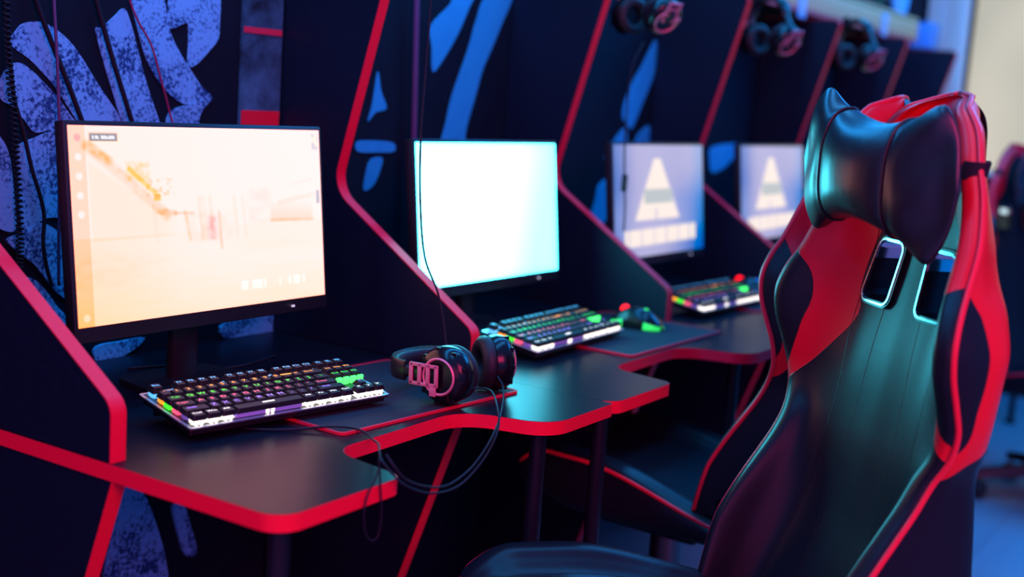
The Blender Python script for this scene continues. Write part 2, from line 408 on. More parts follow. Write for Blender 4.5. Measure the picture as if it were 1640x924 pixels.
# ------------------------------------------------------------------ desks
TH = .022; ZT = .75
def desk_outline():
    e = .0003
    return [Vector(p) for p in fillet([(e, 1.70, 0), (e, .936, .035), (.222, .936, .022), (.248, 1.076, .05), (.556, 1.082, .07), (.590, .936, .06), (P-e, .936, .006), (P-e, 1.70, 0)], 8)]
def make_desk():
    root = empty('gaming_desk', (0, 0, 0))
    ol = desk_outline(); to3 = lambda a, b, h: Vector((a, b, h))
    bm = bmesh.new(); prism(bm, offset_poly(ol, -.0001), to3, ZT-TH, ZT); obj('desktop', bm, M['laminate'], root)
    bm = bmesh.new(); ring_prism(bm, offset_poly(ol, .0008), offset_poly(ol, -.0008), to3, ZT-TH+.0002, ZT-.0004); obj('edge_band', bm, M['red'], root, 35)
    for x, y in ((.052, .985), (P-.125, 1.0)):
        bm = bmesh.new(); cyl(bm, (x, y, .012), (x, y, ZT-TH), .0135, 24); cyl(bm, (x, y, 0), (x, y, .014), .022, 24)
        cyl(bm, (x, y, ZT-TH-.006), (x, y, ZT-TH), .034, 24); obj('leg', bm, M['metal_black'], root, 35)
    side_panel(root, 0.)
    return root
LOW = fillet([(1.223, ZT-TH, 0), (1.475, 0, 0), (1.70, 0, 0), (1.70, ZT-TH, 0)])
def side_panel(root, x):
    to3 = lambda a, b, h: Vector((h, a, b))
    bm = bmesh.new(); prism(bm, LOW, to3, x+.001, x+.024)
    sp = obj('side_panel', bm, M['panel'], root)
    bm = bmesh.new(); prism(bm, [Vector(q) for q in ((1.2215, ZT-TH-.0006), (1.4735, .0006), (1.4755, .0006), (1.2235, ZT-TH-.0006))], to3, x+.0008, x+.0242)
    obj('edge_band', bm, M['red'], sp)
desk0 = make_desk(); desk0.location = (X0, 0, 0)
desks = [desk0]
for k in range(1, NB):
    d = copy_tree(desk0); d.location = (X0+k*P, 0, 0); desks.append(d)
bm = bmesh.new(); bm.from_mesh([c for c in desk0.children if c.name.startswith('edge_band')][0].data)
bmesh.ops.delete(bm, geom=[f for f in bm.faces if all(v.co.x < .004 for v in f.verts) or all(v.co.x > P-.004 for v in f.verts) or all(v.co.y > 1.69 for v in f.verts)], context='FACES')
band2 = bpy.data.meshes.new('edge_band'); bm.to_mesh(band2); bm.free(); band2.materials.append(M['red'])
for d in desks[1:]:
    for c in d.children:
        if c.name.startswith('edge_band'): c.data = band2
side_panel(desks[-1], P-.024)
DL = ['black desk with red edge under the nearest orange-lit monitor', 'black desk with red edge under the plain white monitor',
      'black desk with red edge under the nearer triangle-logo monitor', 'black desk with red edge under the farther triangle-logo monitor',
      'black desk fifth along the row, mostly hidden behind the front gaming chair', 'black desk last in the row beside the window wall, hidden by the gaming chair']
for d, l in zip(desks, DL): tag(d, l, 'desk', 'row of gaming desks')

# dividers
YF, ZB, YK, ZK, SL, ZD = 1.227, .825, 1.565, 1.047, -.267, 1.565
DIVP = fillet([(YF, ZT+.0006, 0), (YF, ZB, .03), (YK, ZK, .06), (YK+SL*(ZD-ZK), ZD, .02), (1.705, ZD, 0), (1.705, ZT+.0006, 0)], 8)
def make_divider():
    root = empty('desk_divider', (0, 0, 0))
    to3 = lambda a, b, h: Vector((h, a, b))
    bm = bmesh.new(); prism(bm, offset_poly(DIVP, -.0006), to3, .0012, .0242); obj('divider_panel', bm, M['panel'], root)
    bm = bmesh.new(); ring_prism(bm, offset_poly(DIVP, .0008), offset_poly(DIVP, -.0008), to3, .0008, .0246); 
    bmesh.ops.delete(bm, geom=[v for v in bm.verts if v.co.y > 1.70 and v.co.z < ZD-.01], context='VERTS')
    obj('edge_band', bm, M['red'], root, 35)
    return root
div0 = make_divider(); div0.location = (X0, 0, 0); divs = [div0]
for k in range(1, NB+1):
    d = copy_tree(div0); d.location = (X0+k*P-(.026 if k == NB else 0), 0, 0); divs.append(d)
VL = ['black red-edged divider standing at the left end of the desk row', 'black red-edged divider between the orange-lit monitor and the white monitor',
      'black red-edged divider between the white monitor and the nearer triangle-logo monitor', 'black red-edged divider between the two triangle-logo monitors',
      'black red-edged divider right of the farther triangle-logo monitor', 'black red-edged divider behind the front chair headrest, under the right end of the shelf',
      'black divider closing the far end of the desk row near the window']
for d, l in zip(divs, VL): tag(d, l, 'divider', 'red-edged desk dividers')

# ------------------------------------------------------------------ monitors
def screen_mesh(name, w, h, nu, nv, fn, parent, y):
    me = bpy.data.meshes.new(name); vs, fs, cols = [], [], []
    for j in range(nv+1):
        for i in range(nu+1):
            u, v = i/nu, j/nv
            vs.append((w*(u-.5), y, h*(1-v))); cols.extend((*fn(u, v), 1.))
    for j in range(nv):
        for i in range(nu):
            a = j*(nu+1)+i; fs.append((a, a+nu+1, a+nu+2, a+1))
    me.from_pydata(vs, [], fs); me.update()
    ca = me.color_attributes.new('picture', 'FLOAT_COLOR', 'POINT'); ca.data.foreach_set('color', cols)
    me.materials.append(M['screen']); return new_obj(name, me, parent)
def hsh(i, j): 
    n = sin(i*127.1+j*311.7)*43758.5453; return n-math.floor(n)
def vn(x, y):
    i, j = math.floor(x), math.floor(y); a, b = x-i, y-j; a = a*a*(3-2*a); b = b*b*(3-2*b)
    return (hsh(i, j)*(1-a)+hsh(i+1, j)*a)*(1-b)+(hsh(i, j+1)*(1-a)+hsh(i+1, j+1)*a)*b
def rect(u, v, x0, x1, y0, y1, s=.006): return sstep(x0-s, x0+s, u)*(1-sstep(x1-s, x1+s, u))*sstep(y0-s, y0+s, v)*(1-sstep(y1-s, y1+s, v))
def seg(u, v, ax, ay, bx, by, w):
    dx, dy = bx-ax, by-ay; t = max(0, min(1, ((u-ax)*dx+(v-ay)*dy)/(dx*dx+dy*dy)))
    d = math.hypot(u-ax-t*dx, (v-ay-t*dy)*.6); return 1-sstep(w*.4, w*1.3, d)
SC1 = 2.3
def pic_game(u, v):
    # a washed-out desert street: bright sky, long sandy wall at left, far buildings, pale ground
    g, b = .90, .90
    hz = .56-.05*sstep(.55, .75, u)
    if v > hz:                                    # pale ground, warmer towards the bottom and the left
        t = (v-hz)/(1-hz); n = vn(u*9+v*4, v*34)
        lf = 1-sstep(.0, .55, u)
        g = .90-.07*t*t-.03*n*t-.07*lf*(1-t*.3); b = .90-.20*t*t-.07*n*t-.15*lf
        pk = sstep(.0, .35, .42-u)*sstep(.60, .70, v)*(1-sstep(.76, .90, v)); g -= .07*pk*vn(u*26, v*40); b -= .11*pk*vn(u*26, v*40)
        ar = sstep(.50, .72, u)*(1-sstep(.06, .12, abs(v-.60-.12*(u-.8)**2*4))); g -= .03*ar; b -= .07*ar
    top = .10+u*1.05
    if .06 < u < .40 and v > top and v < hz+.02:
        w = sstep(0, .03, v-top)*(1-sstep(.30, .40, u))
        g -= .05*w; b -= .11*w
    def dk(a, dg, db):
        nonlocal g, b
        g -= dg*a; b -= db*a
    tx = .45+.55*vn(u*64, v*44)
    dk(seg(u, v, .06, .10, .33, .46, .022)*tx, .20, .32); dk(seg(u, v, .065, .10, .13, .17, .018)*tx, .24, .45)
    dk(rect(u, v, .19, .27, .18, .28, .012)*vn(u*70, v*50), .20, .5); dk(seg(u, v, .20, .22, .30, .36, .010)*tx, .24, .75)
    dk(rect(u, v, .285, .31, .35, .385), .24, .7); dk(rect(u, v, .26, .36, .27, .36)*sstep(.5, .8, vn(u*80, v*60)), .16, .3)
    dk(seg(u, v, .30, .44, .36, .455, .012)*tx, .22, .36); dk(seg(u, v, .36, .455, .43, .46, .006), .16, .22); dk(seg(u, v, .40, .45, .415, .60, .008)*tx, .16, .28)
    for x, a in ((.455, .8), (.47, .4), (.50, .6), (.60, .5), (.635, .35), (.28, .3)):
        dk(seg(u, v, x, .38, x+.01, .60, .008)*a*tx, .16, .26)
    dk(rect(u, v, .40, .60, .46, .62, .03)*vn(u*40, v*22), .08, .13)
    dk(rect(u, v, .488, .522, .48, .61, .014)*tx, .30, .22); dk(seg(u, v, .535, .46, .540, .66, .007)*tx, .22, .32)
    dk(rect(u, v, .66, .76, .34, .53, .02)*vn(u*34, v*26), .10, .12)
    dk(rect(u, v, .76, .955, .42, .53, .012)*sstep(.40, .55, v+.1*(1-u)), .15, .24); dk(seg(u, v, .76, .525, .955, .535, .006)*tx, .20, .32)
    dk(seg(u, v, .80, .425, .955, .385, .010)*tx, .10, .16); dk(seg(u, v, .86, .32, .955, .29, .006)*.6, .08, .10)
    # interface: side bar with dots, tag box, right hand icons, status text
    if u < .055:
        g -= .16; b -= .26
        for y in (.06, .155, .25, .345, .44, .955):
            d = math.hypot((u-.03), (v-y)*.6); k = 1-sstep(.008, .014, d); g += (.18 if y > .1 else -.25)*k; b += (.32 if y > .1 else -.1)*k
    g -= .05*(1-u); b -= .09*(1-u)
    k = rect(u, v, .068, .165, .035, .078, .003)
    if k > 0:
        t = .35 if not (.078 < u < .155 and .048 < v < .066 and vn(u*160, v*20) > .2) else .95
        return tuple((1-k)*c+k*t*q for c, q in zip((SC1, SC1*g*.5, SC1*b*.36), (1, .95, 1)))
    k = rect(u, v, .962, .992, .02, .12, .004)
    if k > .5: return (.75, .72, .78) if vn(u*120, v*60) < .5 else (1.2, .95, .8)
    k = rect(u, v, .975, .992, .36, .44, .004)
    if k > .5: return (.55, .58, .66)
    if .60 < v < .995 and .60 < u < .92 and .86 < v < .91 and vn(u*90, 3) > .55: g += .12; b += .2
    return (SC1, max(.30, SC1*g*.455), max(.12, SC1*b*.435))
def pic_white(u, v):
    e = min(u, 1-u, v, 1-v); k = sstep(.0, .06, e); s = sstep(.70, 1.0, u+.18*v)
    return ((1.12-.45*s)*(.72+.28*k), 11.0-5.2*s, 14.2-6.6*s)
def pic_pale(u, v): return (.95, 1.25, 1.35)
def pic_logo(u, v):
    w = vn(u*3+1, v*3); r, g, b = .26+.26*w, .26+.24*w, .56+.20*w
    bl = sstep(.62, .95, u+.15*vn(v*4, 1))*sstep(.15, .55, v); r -= .22*bl; g -= .12*bl
    lf = 1-sstep(.0, .24, u); r -= .20*lf; g -= .10*lf; rt = sstep(.80, 1., u); r -= .18*rt; g -= .06*rt
    # a tall rounded triangle with a grey bar, and a wide strip of block shapes beneath it
    cx = .46; ht = (v-.12)/.56
    if 0 < ht < 1:
        hw = .035+.215*ht; k = 1-sstep(hw-.012, hw+.012, abs(u-cx))
        if .50 < ht < .74 and abs(u-cx-.01) < .155: k *= .0; r, g, b = .52, .56, .58
        if abs(u-cx+.02) < .012 and .80 < ht: k *= .4
        r, g, b = (c+(q-c)*k for c, q in zip((r, g, b), (1.0, .86, .78)))
    y0 = .76-.02*u
    k = rect(u, v, .10, .90, y0, y0+.15, .012)*(1-.65*rect((u*7.3) % 1, v, .0, .10, 0, 1, .03))
    return tuple(c+(q-c)*k for c, q in zip((r, g, b), (1.0, .86, .78)))
def make_monitor(pic, nu=150):
    root = empty('monitor', (0, 0, 0))
    W, H = .525, .312
    tl = Matrix.Rotation(radians(-6.3), 3, 'X')     # top leans back (+y)
    zb = .105
    def place(o): o.rotation_euler = (radians(-6.3), 0, 0); o.location = (0, 0, zb)
    bm = bmesh.new(); box(bm, (0, .012, H/2), (W, .020, H), bev=.003)
    box(bm, (0, .030, H*.52), (W*.72, .026, H*.62), bev=.012, seg=3)
    h = obj('housing', bm, M['plastic'], root, 40); place(h)
    bm = bmesh.new(); box(bm, (W*.335, .0012, .011), (.006, .002, .003)); obj('power_led', bm, M['led_white'], h)
    s = screen_mesh('screen', W-.013, H-.030, nu, int(nu*.58), pic, root, .0012); place(s)
    s.location = (0, 0, 0); s.matrix_basis = Matrix.Translation((0, 0, zb)) @ Matrix.Rotation(radians(-6.3), 4, 'X') @ Matrix.Translation((0, 0, .023))
    bm = bmesh.new(); box(bm, (0, .075, .13), (.055, .018, .25), bev=.006); box(bm, (0, .06, .20), (.09, .03, .09), bev=.004); obj('stand_neck', bm, M['plastic'], root, 40)
    bm = bmesh.new(); pl = fillet([(-.115, -.045, .03), (.115, -.045, .03), (.085, .135, .03), (-.085, .135, .03)], 6)
    prism(bm, pl, lambda a, b, h: Vector((a, b, h)), 0, .010); obj('stand_base', bm, M['plastic'], root, 40)
    return root
MX, MY = 1.1168+.26, 1.4231
mons = []
for k in range(NB):
    pic = [pic_game, pic_white, pic_logo, None, pic_pale, None][k]
    if k == 3: m = copy_tree(mons[2])
    elif k == 5: m = copy_tree(mons[2])
    else: m = make_monitor(pic, [300, 40, 120, 0, 40, 40][k])
    m.location = (MX+k*P, MY, ZT+.0006-(0 if k == 0 else .016)*0)
    mons.append(m)
ML = ['nearest monitor, showing a bright orange and cream game scene', 'second monitor from the left, showing a plain bright white screen', 'third monitor, lavender screen with a white triangle emblem, left of the second divider',
      'fourth monitor, lavender triangle-emblem screen partly behind the front chair pillow', 'fifth monitor with a white screen, glimpsed through the front chair', 'sixth monitor at the far end of the row, hidden by the front chair']
ML[2] = 'third monitor, the larger-looking of the two with a white triangle emblem on lavender'
for m, l in zip(mons, ML): tag(m, l, 'monitor', 'monitors along the desk row')
for m in mons[1:]:
    for c in m.children:
        if c.name.split('.')[0] in ('housing', 'screen'): c.location.z -= .018

# ------------------------------------------------------------------ keyboards
def text_mesh(body, size):
    cu = bpy.data.curves.new('t', 'FONT'); cu.body = body; cu.size = size; cu.align_x = 'CENTER'; cu.align_y = 'CENTER'; cu.resolution_u = 2
    o = bpy.data.objects.new('t', cu); COL.objects.link(o)
    dg = bpy.context.evaluated_depsgraph_get(); me = bpy.data.meshes.new_from_object(o.evaluated_get(dg))
    bpy.data.objects.remove(o); bpy.data.curves.remove(cu); return me
U_ = .01905
ROWS = [
 [('Esc', 0, 1)]+[('F%d' % (i+1), [2, 3, 4, 5, 6.5, 7.5, 8.5, 9.5, 11, 12, 13, 14][i], 1) for i in range(12)]+[('PS', 15.25, 1), ('SL', 16.25, 1), ('PB', 17.25, 1)],
 [(c, i, 1) for i, c in enumerate("`1234567890-=")]+[('Back', 13, 2), ('Ins', 15.25, 1), ('Hm', 16.25, 1), ('PU', 17.25, 1)],
 [('Tab', 0, 1.5)]+[(c, 1.5+i, 1) for i, c in enumerate("QWERTYUIOP[]")]+[('\\', 13.5, 1.5), ('Del', 15.25, 1), ('End', 16.25, 1), ('PD', 17.25, 1)],
 [('Caps', 0, 1.75)]+[(c, 1.75+i, 1) for i, c in enumerate("ASDFGHJKL;'")]+[('Enter', 12.75, 2.25)],
 [('Shift', 0, 2.25)]+[(c, 2.25+i, 1) for i, c in enumerate("ZXCVBNM,./")]+[('Shift', 12.25, 2.75), ('^', 16.25, 1)],
 [('Ctrl', 0, 1.25), ('Win', 1.25, 1.25), ('Alt', 2.5, 1.25), ('-', 3.75, 6.25), ('Alt', 10, 1.25), ('Fn', 11.25, 1.25), ('Mn', 12.5, 1.25), ('Ctrl', 13.75, 1.25), ('<', 15.25, 1), ('v', 16.25, 1), ('>', 17.25, 1)]]
ROWY = [6.25, 5, 4, 3, 2, 1]          # upper edge of each row in key units from the front edge
def make_keyboard():
    root = empty('keyboard', (0, 0, 0))
    Wk, Dk = 18.25*U_+.012, 6.25*U_+.010
    T = Matrix.Translation((0, 0, .006)) @ Matrix.Rotation(radians(9.5), 4, 'X')
    def put(o, m=Matrix.Identity(4)): o.matrix_basis = T @ m
    bm = bmesh.new(); pl = fillet([(0, 0, .004), (Wk, 0, .004), (Wk, Dk, .004), (0, Dk, .004)], 4)
    prism(bm, pl, lambda a, b, h: Vector((a, b, h)), .0055, .009); prism(bm, offset_poly(pl, -.006), lambda a, b, h: Vector((a, b, h)), -.003, .0055)
    case = obj('case', bm, M['plastic'], root, 40); put(case)
    bm = bmesh.new(); ring_prism(bm, offset_poly(pl, .0006), offset_poly(pl, -.0035), lambda a, b, h: Vector((a, b, h)), .0082, .0102)
    pt = obj('metal_rim', bm, M['alu'], root, 40); put(pt)
    for x in (.03, Wk-.03):
        bm = bmesh.new(); box(bm, (x, Dk-.014, -.010), (.022, .008, .022), bev=.002); f = obj('rear_foot', bm, M['plastic'], root, 40); put(f)
    for r, row in enumerate(ROWS):
        gl, gl2, gl3 = bmesh.new(), bmesh.new(), bmesh.new()
        for (c, x, w) in row:
            y1 = ROWY[r]*U_+.0045; y0 = y1-U_; xa, xb = .006+x*U_, .006+(x+w)*U_
            hz = [.0125, .0112, .0100, .0094, .0096, .0098][r]
            bm = bmesh.new(); g = .0006; ins = .0030
            zb0, zt0 = .0175, .0175+hz*.72
            lo = [(xa+g, y0+g), (xb-g, y0+g), (xb-g, y1-g), (xa+g, y1-g)]; hi = [(xa+g+ins*.8, y0+g+ins*.6), (xb-g-ins*.8, y0+g+ins*.6), (xb-g-ins*.8, y1-g-ins*1.1), (xa+g+ins*.8, y1-g-ins*1.1)]
            rl = fillet([(a, b, .0012) for a, b in lo], 2); rh = fillet([(a, b, .0022) for a, b in hi], 2); rm = fillet([(a+(c_-a)*.85, b+(d_-b)*.85, .002) for (a, b), (c_, d_) in zip(lo, hi)], 2)
            R = [[bm.verts.new((p.x, p.y, z)) for p in q] for q, z in ((rl, zb0), (rm, zt0-.0012), (rh, zt0))]
            n = len(rl); bm.faces.new(R[0][::-1]); bm.faces.new(R[2])
            for q in (0, 1):
                for i in range(n): bm.faces.new((R[q][i], R[q][(i+1) % n], R[q+1][(i+1) % n], R[q+1][i]))
            for f in bm.faces: f.material_index = 0
            # glowing legend on the key top
            tm = text_mesh(c, .0105 if len(c) == 1 else .0072); nf = len(bm.faces)
            cxx, cyy = (xa+xb)/2-(.0 if w < 1.6 or c == '-' else (w-1)*U_*.22), (y0+y1)/2+.0008
            if c == '-': 
                box(bm, (cxx, cyy, zt0+.00035), (.020, .0022, .0005), mi=1)
            else:
                tm.transform(Matrix.Translation((cxx, cyy, zt0+.0002)) @ Matrix.Diagonal((1.25, .85, 1, 1)))
                bm.from_mesh(tm)
                bm.faces.ensure_lookup_table()
                for f in bm.faces[nf:]: f.material_index = 1
            bpy.data.meshes.remove(tm)
            me = bpy.data.meshes.new('key'); bm.to_mesh(me); bm.free(); me.materials.append(M['keycap']); me.materials.append(M['leg%d' % r])
            k = new_obj('key', me, root); put(k)
            # lit switch housing under the cap
            nsw = max(1, int(round(w))) if w < 4 else 1
            tgt = gl if x < 15 else gl2
            if w > 4: box(gl3, ((xa+xb)/2, (y0+y1)/2, .0125), (xb-xa-.004, .012, .006), bev=.001)
            for q in range(nsw):
                xc = xa+(xb-xa)*(q+.5)/nsw
                for s in ((-.0045, .0045) if r == 5 else (0,)):
                    box(tgt, (xc+s, (y0+y1)/2, .0133), (.0132 if s == 0 else .0070, .0150, .0076), bev=.0022, seg=3)
                    if r == 5: box(tgt, (xc+s*.9, (y0+y1)/2-.001, .0105), (.0032, .0150, .0035), bev=.001)
        box(gl, (.006+7.5*U_, y1-U_/2, .0098), (14.6*U_, .002, .0012))
        b = obj('backlight', gl, M['glow%d' % r], root, 40); put(b)
        if len(gl2.verts): box(gl2, (.006+16.75*U_, y1-U_/2, .0098), (2.6*U_, .002, .0012))
        if len(gl2.verts): b = obj('backlight', gl2, M['glow%d' % r], root, 40); put(b)
        else: gl2.free()
        if len(gl3.verts): b = obj('backlight', gl3, M['glow4'], root, 40); put(b)
        else: gl3.free()
    bm = bmesh.new()
    for i in range(4): box(bm, (.008+(15.6+i*.75)*U_, .007+2.75*U_, .0155), (.011, .005, .012), bev=.0015)
    b = obj('indicator_lights', bm, M['green_glow'], root, 40); put(b)
    return root
kb = make_keyboard()
KO = Vector((1.146, 1.228, ZT+.0045)); KR = radians(-8.9)
kb.location = KO; kb.rotation_euler.z = KR
kbs = [kb]
def kb_at(fl, fr, off=0.):
    a, b = on_z(*fl, .773), on_z(*fr, .773); d = copy_tree(kb); an = math.atan2(b.y-a.y, b.x-a.x)+off
    d.location = (a.x, a.y, KO.z); d.rotation_euler.z = an; kbs.append(d); return d
kb_at((860, 562), (1002, 524)); kb_at((1126, 497), (1215, 478))
for k, l in zip(kbs, ['nearest rainbow-backlit keyboard, on the desk under the orange-lit monitor', 'rainbow-backlit keyboard with a green mouse beside it, under the white monitor', 'rainbow-backlit keyboard with a blue mouse beside it, left of the front chair']):
    tag(k, l, 'keyboard', 'backlit keyboards along the desk row')

# mouse pads
def make_pad():
    root = empty('mouse_pad', (0, 0, 0)); w, d = .42, .30
    pl = fillet([(0, 0, .012), (w, 0, .012), (w, d, .012), (0, d, .012)], 5); t3 = lambda a, b, h: Vector((a, b, h))
    bm = bmesh.new(); prism(bm, offset_poly(pl, -.003), t3, .0004, .0034); obj('cloth_surface', bm, M['fabric_pad'], root)
    bm = bmesh.new(); ring_prism(bm, pl, offset_poly(pl, -.0045), t3, .0002, .0042); obj('stitched_edge', bm, M['red_stitch'], root, 40)
    return root
pad = make_pad(); pa, pb = on_z(548, 695, .754), on_z(823, 628, .754)
pad.location = (pa.x, pa.y, ZT+.0002); pad.rotation_euler.z = math.atan2(pb.y-pa.y, pb.x-pa.x)
pads = [pad]
for k, (dx, dy, dr) in ((1, (.012, .012, 1.5)), (2, (.03, .03, 0))):
    p = copy_tree(pad); p.location = (pa.x+k*P+dx, pa.y+dy, ZT+.0002); p.rotation_euler.z = pad.rotation_euler.z+radians(dr); pads.append(p)
p1 = on_z(1012, 570, .754); p2 = on_z(1148, 533, .754); pads[1].location = (p1.x, p1.y, ZT+.0002); pads[1].rotation_euler.z = math.atan2(p2.y-p1.y, p2.x-p1.x)
for p, l in zip(pads, ['black mouse pad with red stitched edge under the headset that lies on the nearest desk', 'black mouse pad with red edge beneath the green-glowing mouse', 'black mouse pad with red edge beneath the blue-glowing mouse']):
    tag(p, l, 'mouse pad', 'red-edged mouse pads')

# mice
def make_mouse(soft, led):
    root = empty('computer_mouse', (0, 0, 0))
    def body(bm, f0, f1, zs, grow=0., mi=0):
        prof = []
        N, K = 26, 24; L, Wd, Hh = .124, .066, .040
        rings = []
        for i in range(N+1):
            t = f0+(f1-f0)*i/N; y = (t-.5)*L
            s = max(.0, 1-abs(2*t-1)**2.6)**.5
            w = Wd/2*s*(1-.10*sin(pi*t)**2*1.2+.0)+grow; h = Hh*s*(.62+.5*sin(pi*min(1, t*.9+.02)))+grow
            rings.append([bm.verts.new((w*cos(a)*(1 if cos(a) else 1), y, max(-.0, h*max(0, sin(a))**.8)*zs+.001)) for a in [pi*k/K for k in range(K+1)]])
        for i in range(N):
            for k in range(K): f = bm.faces.new((rings[i][k], rings[i][k+1], rings[i+1][k+1], rings[i+1][k])); f.material_index = mi
            f = bm.faces.new((rings[i][0], rings[i+1][0], rings[i+1][K], rings[i][K])); f.material_index = mi
        for rg in (rings[0], rings[-1]):
            try: bm.faces.new(rg)
            except Exception: pass
    bm = bmesh.new(); body(bm, .0, 1., 1.); bmesh.ops.remove_doubles(bm, verts=bm.verts, dist=1e-6); obj('mouse_body', bm, M['gloss'], root, 50)
    for f0, f1 in ((.03, .30), (.70, .97)):
        bm = bmesh.new(); body(bm, f0, f1, .80, .0012); obj('light_strip', bm, soft, root, 50)
    bm = bmesh.new(); cyl(bm, (-.004, .030, .036), (.004, .030, .036), .0105, 20); obj('scroll_wheel', bm, led, root, 40)
    bm = bmesh.new(); lathe(bm, [(0, .0), (.006, .0), (.005, .003), (0, .004)], Matrix.Translation((0, -.018, .0405)), 16, close=False); obj('logo_light', bm, soft, root, 40)
    return root
m1 = make_mouse(M['green_soft'], M['red_led']); g1 = on_z(1020, 522, .757); m1.location = (g1.x, g1.y, ZT+.0046); m1.rotation_euler.z = radians(6)
tag(m1, 'green-glowing gaming mouse on the red-edged pad right of the second keyboard', 'mouse', 'glowing mice')
m2 = make_mouse(M['blue_soft'], M['red_led']); g2 = on_z(1200, 470, .757); m2.location = (g2.x, g2.y, ZT+.0046); m2.rotation_euler.z = radians(6)
tag(m2, 'blue-glowing gaming mouse beside the third keyboard, against the chair outline', 'mouse', 'glowing mice')

# ------------------------------------------------------------------ headsets
def make_headset(parent_loc=(0, 0, 0)):
    root = empty('headset', parent_loc)
    for s in (1, -1):
        ax = Matrix(((0, 0, s, s*.052), (1, 0, 0, 0), (0, s, 0, 0), (0, 0, 0, 1)))     # lathe axis -> outward X
        SW = Matrix.Identity(4) if s > 0 else Matrix.Translation((-.080, 0, 0)) @ Matrix.Rotation(radians(-38), 4, 'Y') @ Matrix.Translation((.05, 0, 0))
        ax = SW @ Matrix.Translation((s*.052, 0, 0)) @ Matrix.Rotation(radians(90*s), 4, 'Y')
        bm = bmesh.new()
        lathe(bm, [(0, -.012), (.036, -.012), (.044, -.009), (.0465, .000), (.0455, .012), (.040, .022), (.030, .0262), (.0275, .0242), (.026, .0242), (.0255, .0225), (0, .0215)], ax, 48, close=False)
        for a in range(8):
            an = radians(20+a*40); box(bm, ax @ Vector((.0415*cos(an), .0415*sin(an), .018)), (.004, .008, .008), bev=.001)
        cup = obj('ear_cup', bm, M['gloss'], root, 40)
        bm = bmesh.new(); lathe(bm, [(.020, -.011), (.022, -.024), (.028, -.030), (.037, -.029), (.0440, -.022), (.0450, -.015), (.043, -.010), (.03, -.010)], ax, 48); obj('ear_cushion', bm, M['cushion'], cup, 60)
        bm = bmesh.new(); lathe(bm, [(.0260, .0240), (.0295, .0240), (.0302, .0272), (.0282, .0290), (.0260, .0275)], ax, 48); obj('accent_ring', bm, M['pinkmetal'], cup, 60)
        # slotted bracket: a plate with three long slots
        bm = bmesh.new(); xo = s*(.052+.0285)
        for zc in (.003, .0190, .035, .0510): box(bm, (xo, .0, zc), (.003, .034, .0068), bev=.0006)
        for yc in (-.0150, .0150): box(bm, (xo, yc, .0270), (.003, .0058, .0530), bev=.0006)
        box(bm, (xo, -.024, .009), (.003, .016, .012), bev=.001)
        for v in bm.verts: v.co = SW @ v.co
        obj('slotted_bracket', bm, M['pinkmetal'], cup, 40)
        bm = bmesh.new(); box(bm, (s*(.052+.026), 0, .027), (.003, .030, .048), bev=.0008)
        for v in bm.verts: v.co = SW @ v.co
        obj('bracket_backing', bm, M['gloss'], cup, 40)
        bm = bmesh.new(); pts = catmull([(s*.066, 0, .035), (s*.069, 0, .052), (s*.071, 0, .068), (s*.069, 0, .082)], 6) if s > 0 else catmull([SW @ Vector((-.080, 0, .0)), SW @ Vector((-.083, 0, .03)), (-.090, 0, .055), (-.0775, 0, .080)], 6)
        tube(bm, pts, .0095, 12, flat=.45); obj('yoke', bm, M['plastic'], root, 60)
    bm = bmesh.new(); arc = [(-.004+.076*cos(a), 0, .068+.058*sin(a)) for a in [pi*k/28 for k in range(29)]]
    def strip(bm, arc, w, t):
        R = []
        for i, p in enumerate(arc):
            p = Vector(p); tg = Vector(arc[min(i+1, len(arc)-1)])-Vector(arc[max(i-1, 0)]); n = Vector((tg.z, 0, -tg.x)).normalized()
            R.append([bm.verts.new(p+n*t*c+Vector((0, w*d, 0))) for c, d in ((1, -.8), (1, .8), (.4, 1), (-.4, 1), (-1, .8), (-1, -.8), (-.4, -1), (.4, -1))])
        for a, b in zip(R, R[1:]):
            for k in range(8): bm.faces.new((a[k], a[(k+1) % 8], b[(k+1) % 8], b[k]))
        bm.faces.new(R[0][::-1]); bm.faces.new(R[-1])
    strip(bm, arc, .016, .004); hb = obj('headband', bm, M['plastic'], root, 50)
    bm = bmesh.new(); strip(bm, [(.070*cos(a), 0, .066+.054*sin(a)) for a in [radians(25)+radians(130)*k/20 for k in range(21)]], .014, .006); obj('headband_padding', bm, M['cushion'], hb, 60)
    return root
hs = make_headset()
Xa = Vector((-.985, -.03, 0)).normalized(); Za = (Vector((-.03, .985, -.03))); Za = (Za-Xa*Za.dot(Xa)).normalized(); Ya = Za.cross(Xa)
HC = Vector((1.624, 1.114, ZT+.0038+.0475))
hs.matrix_world = Matrix(((Xa.x, Ya.x, Za.x, HC.x), (Xa.y, Ya.y, Za.y, HC.y), (Xa.z, Ya.z, Za.z, HC.z), (0, 0, 0, 1)))
tag(hs, 'black headset with pink-red ring lying on the mouse pad of the nearest desk', 'headset')
def cable(name, pts, r, m, parent=None, label=None, n=10, seg=8):
    P = catmull(pts, n)
    if parent is not None:
        inv = parent.matrix_basis.inverted(); P = [inv @ p for p in P]
    bm = bmesh.new(); tube(bm, P, r, seg); o = obj(name, bm, m, parent, 180)
    if label: tag(o, label, 'cable')
    return o
def zp(u, v, z): return on_z(u, v, z)
def yp(u, v, y): return on_y(u, v, y)
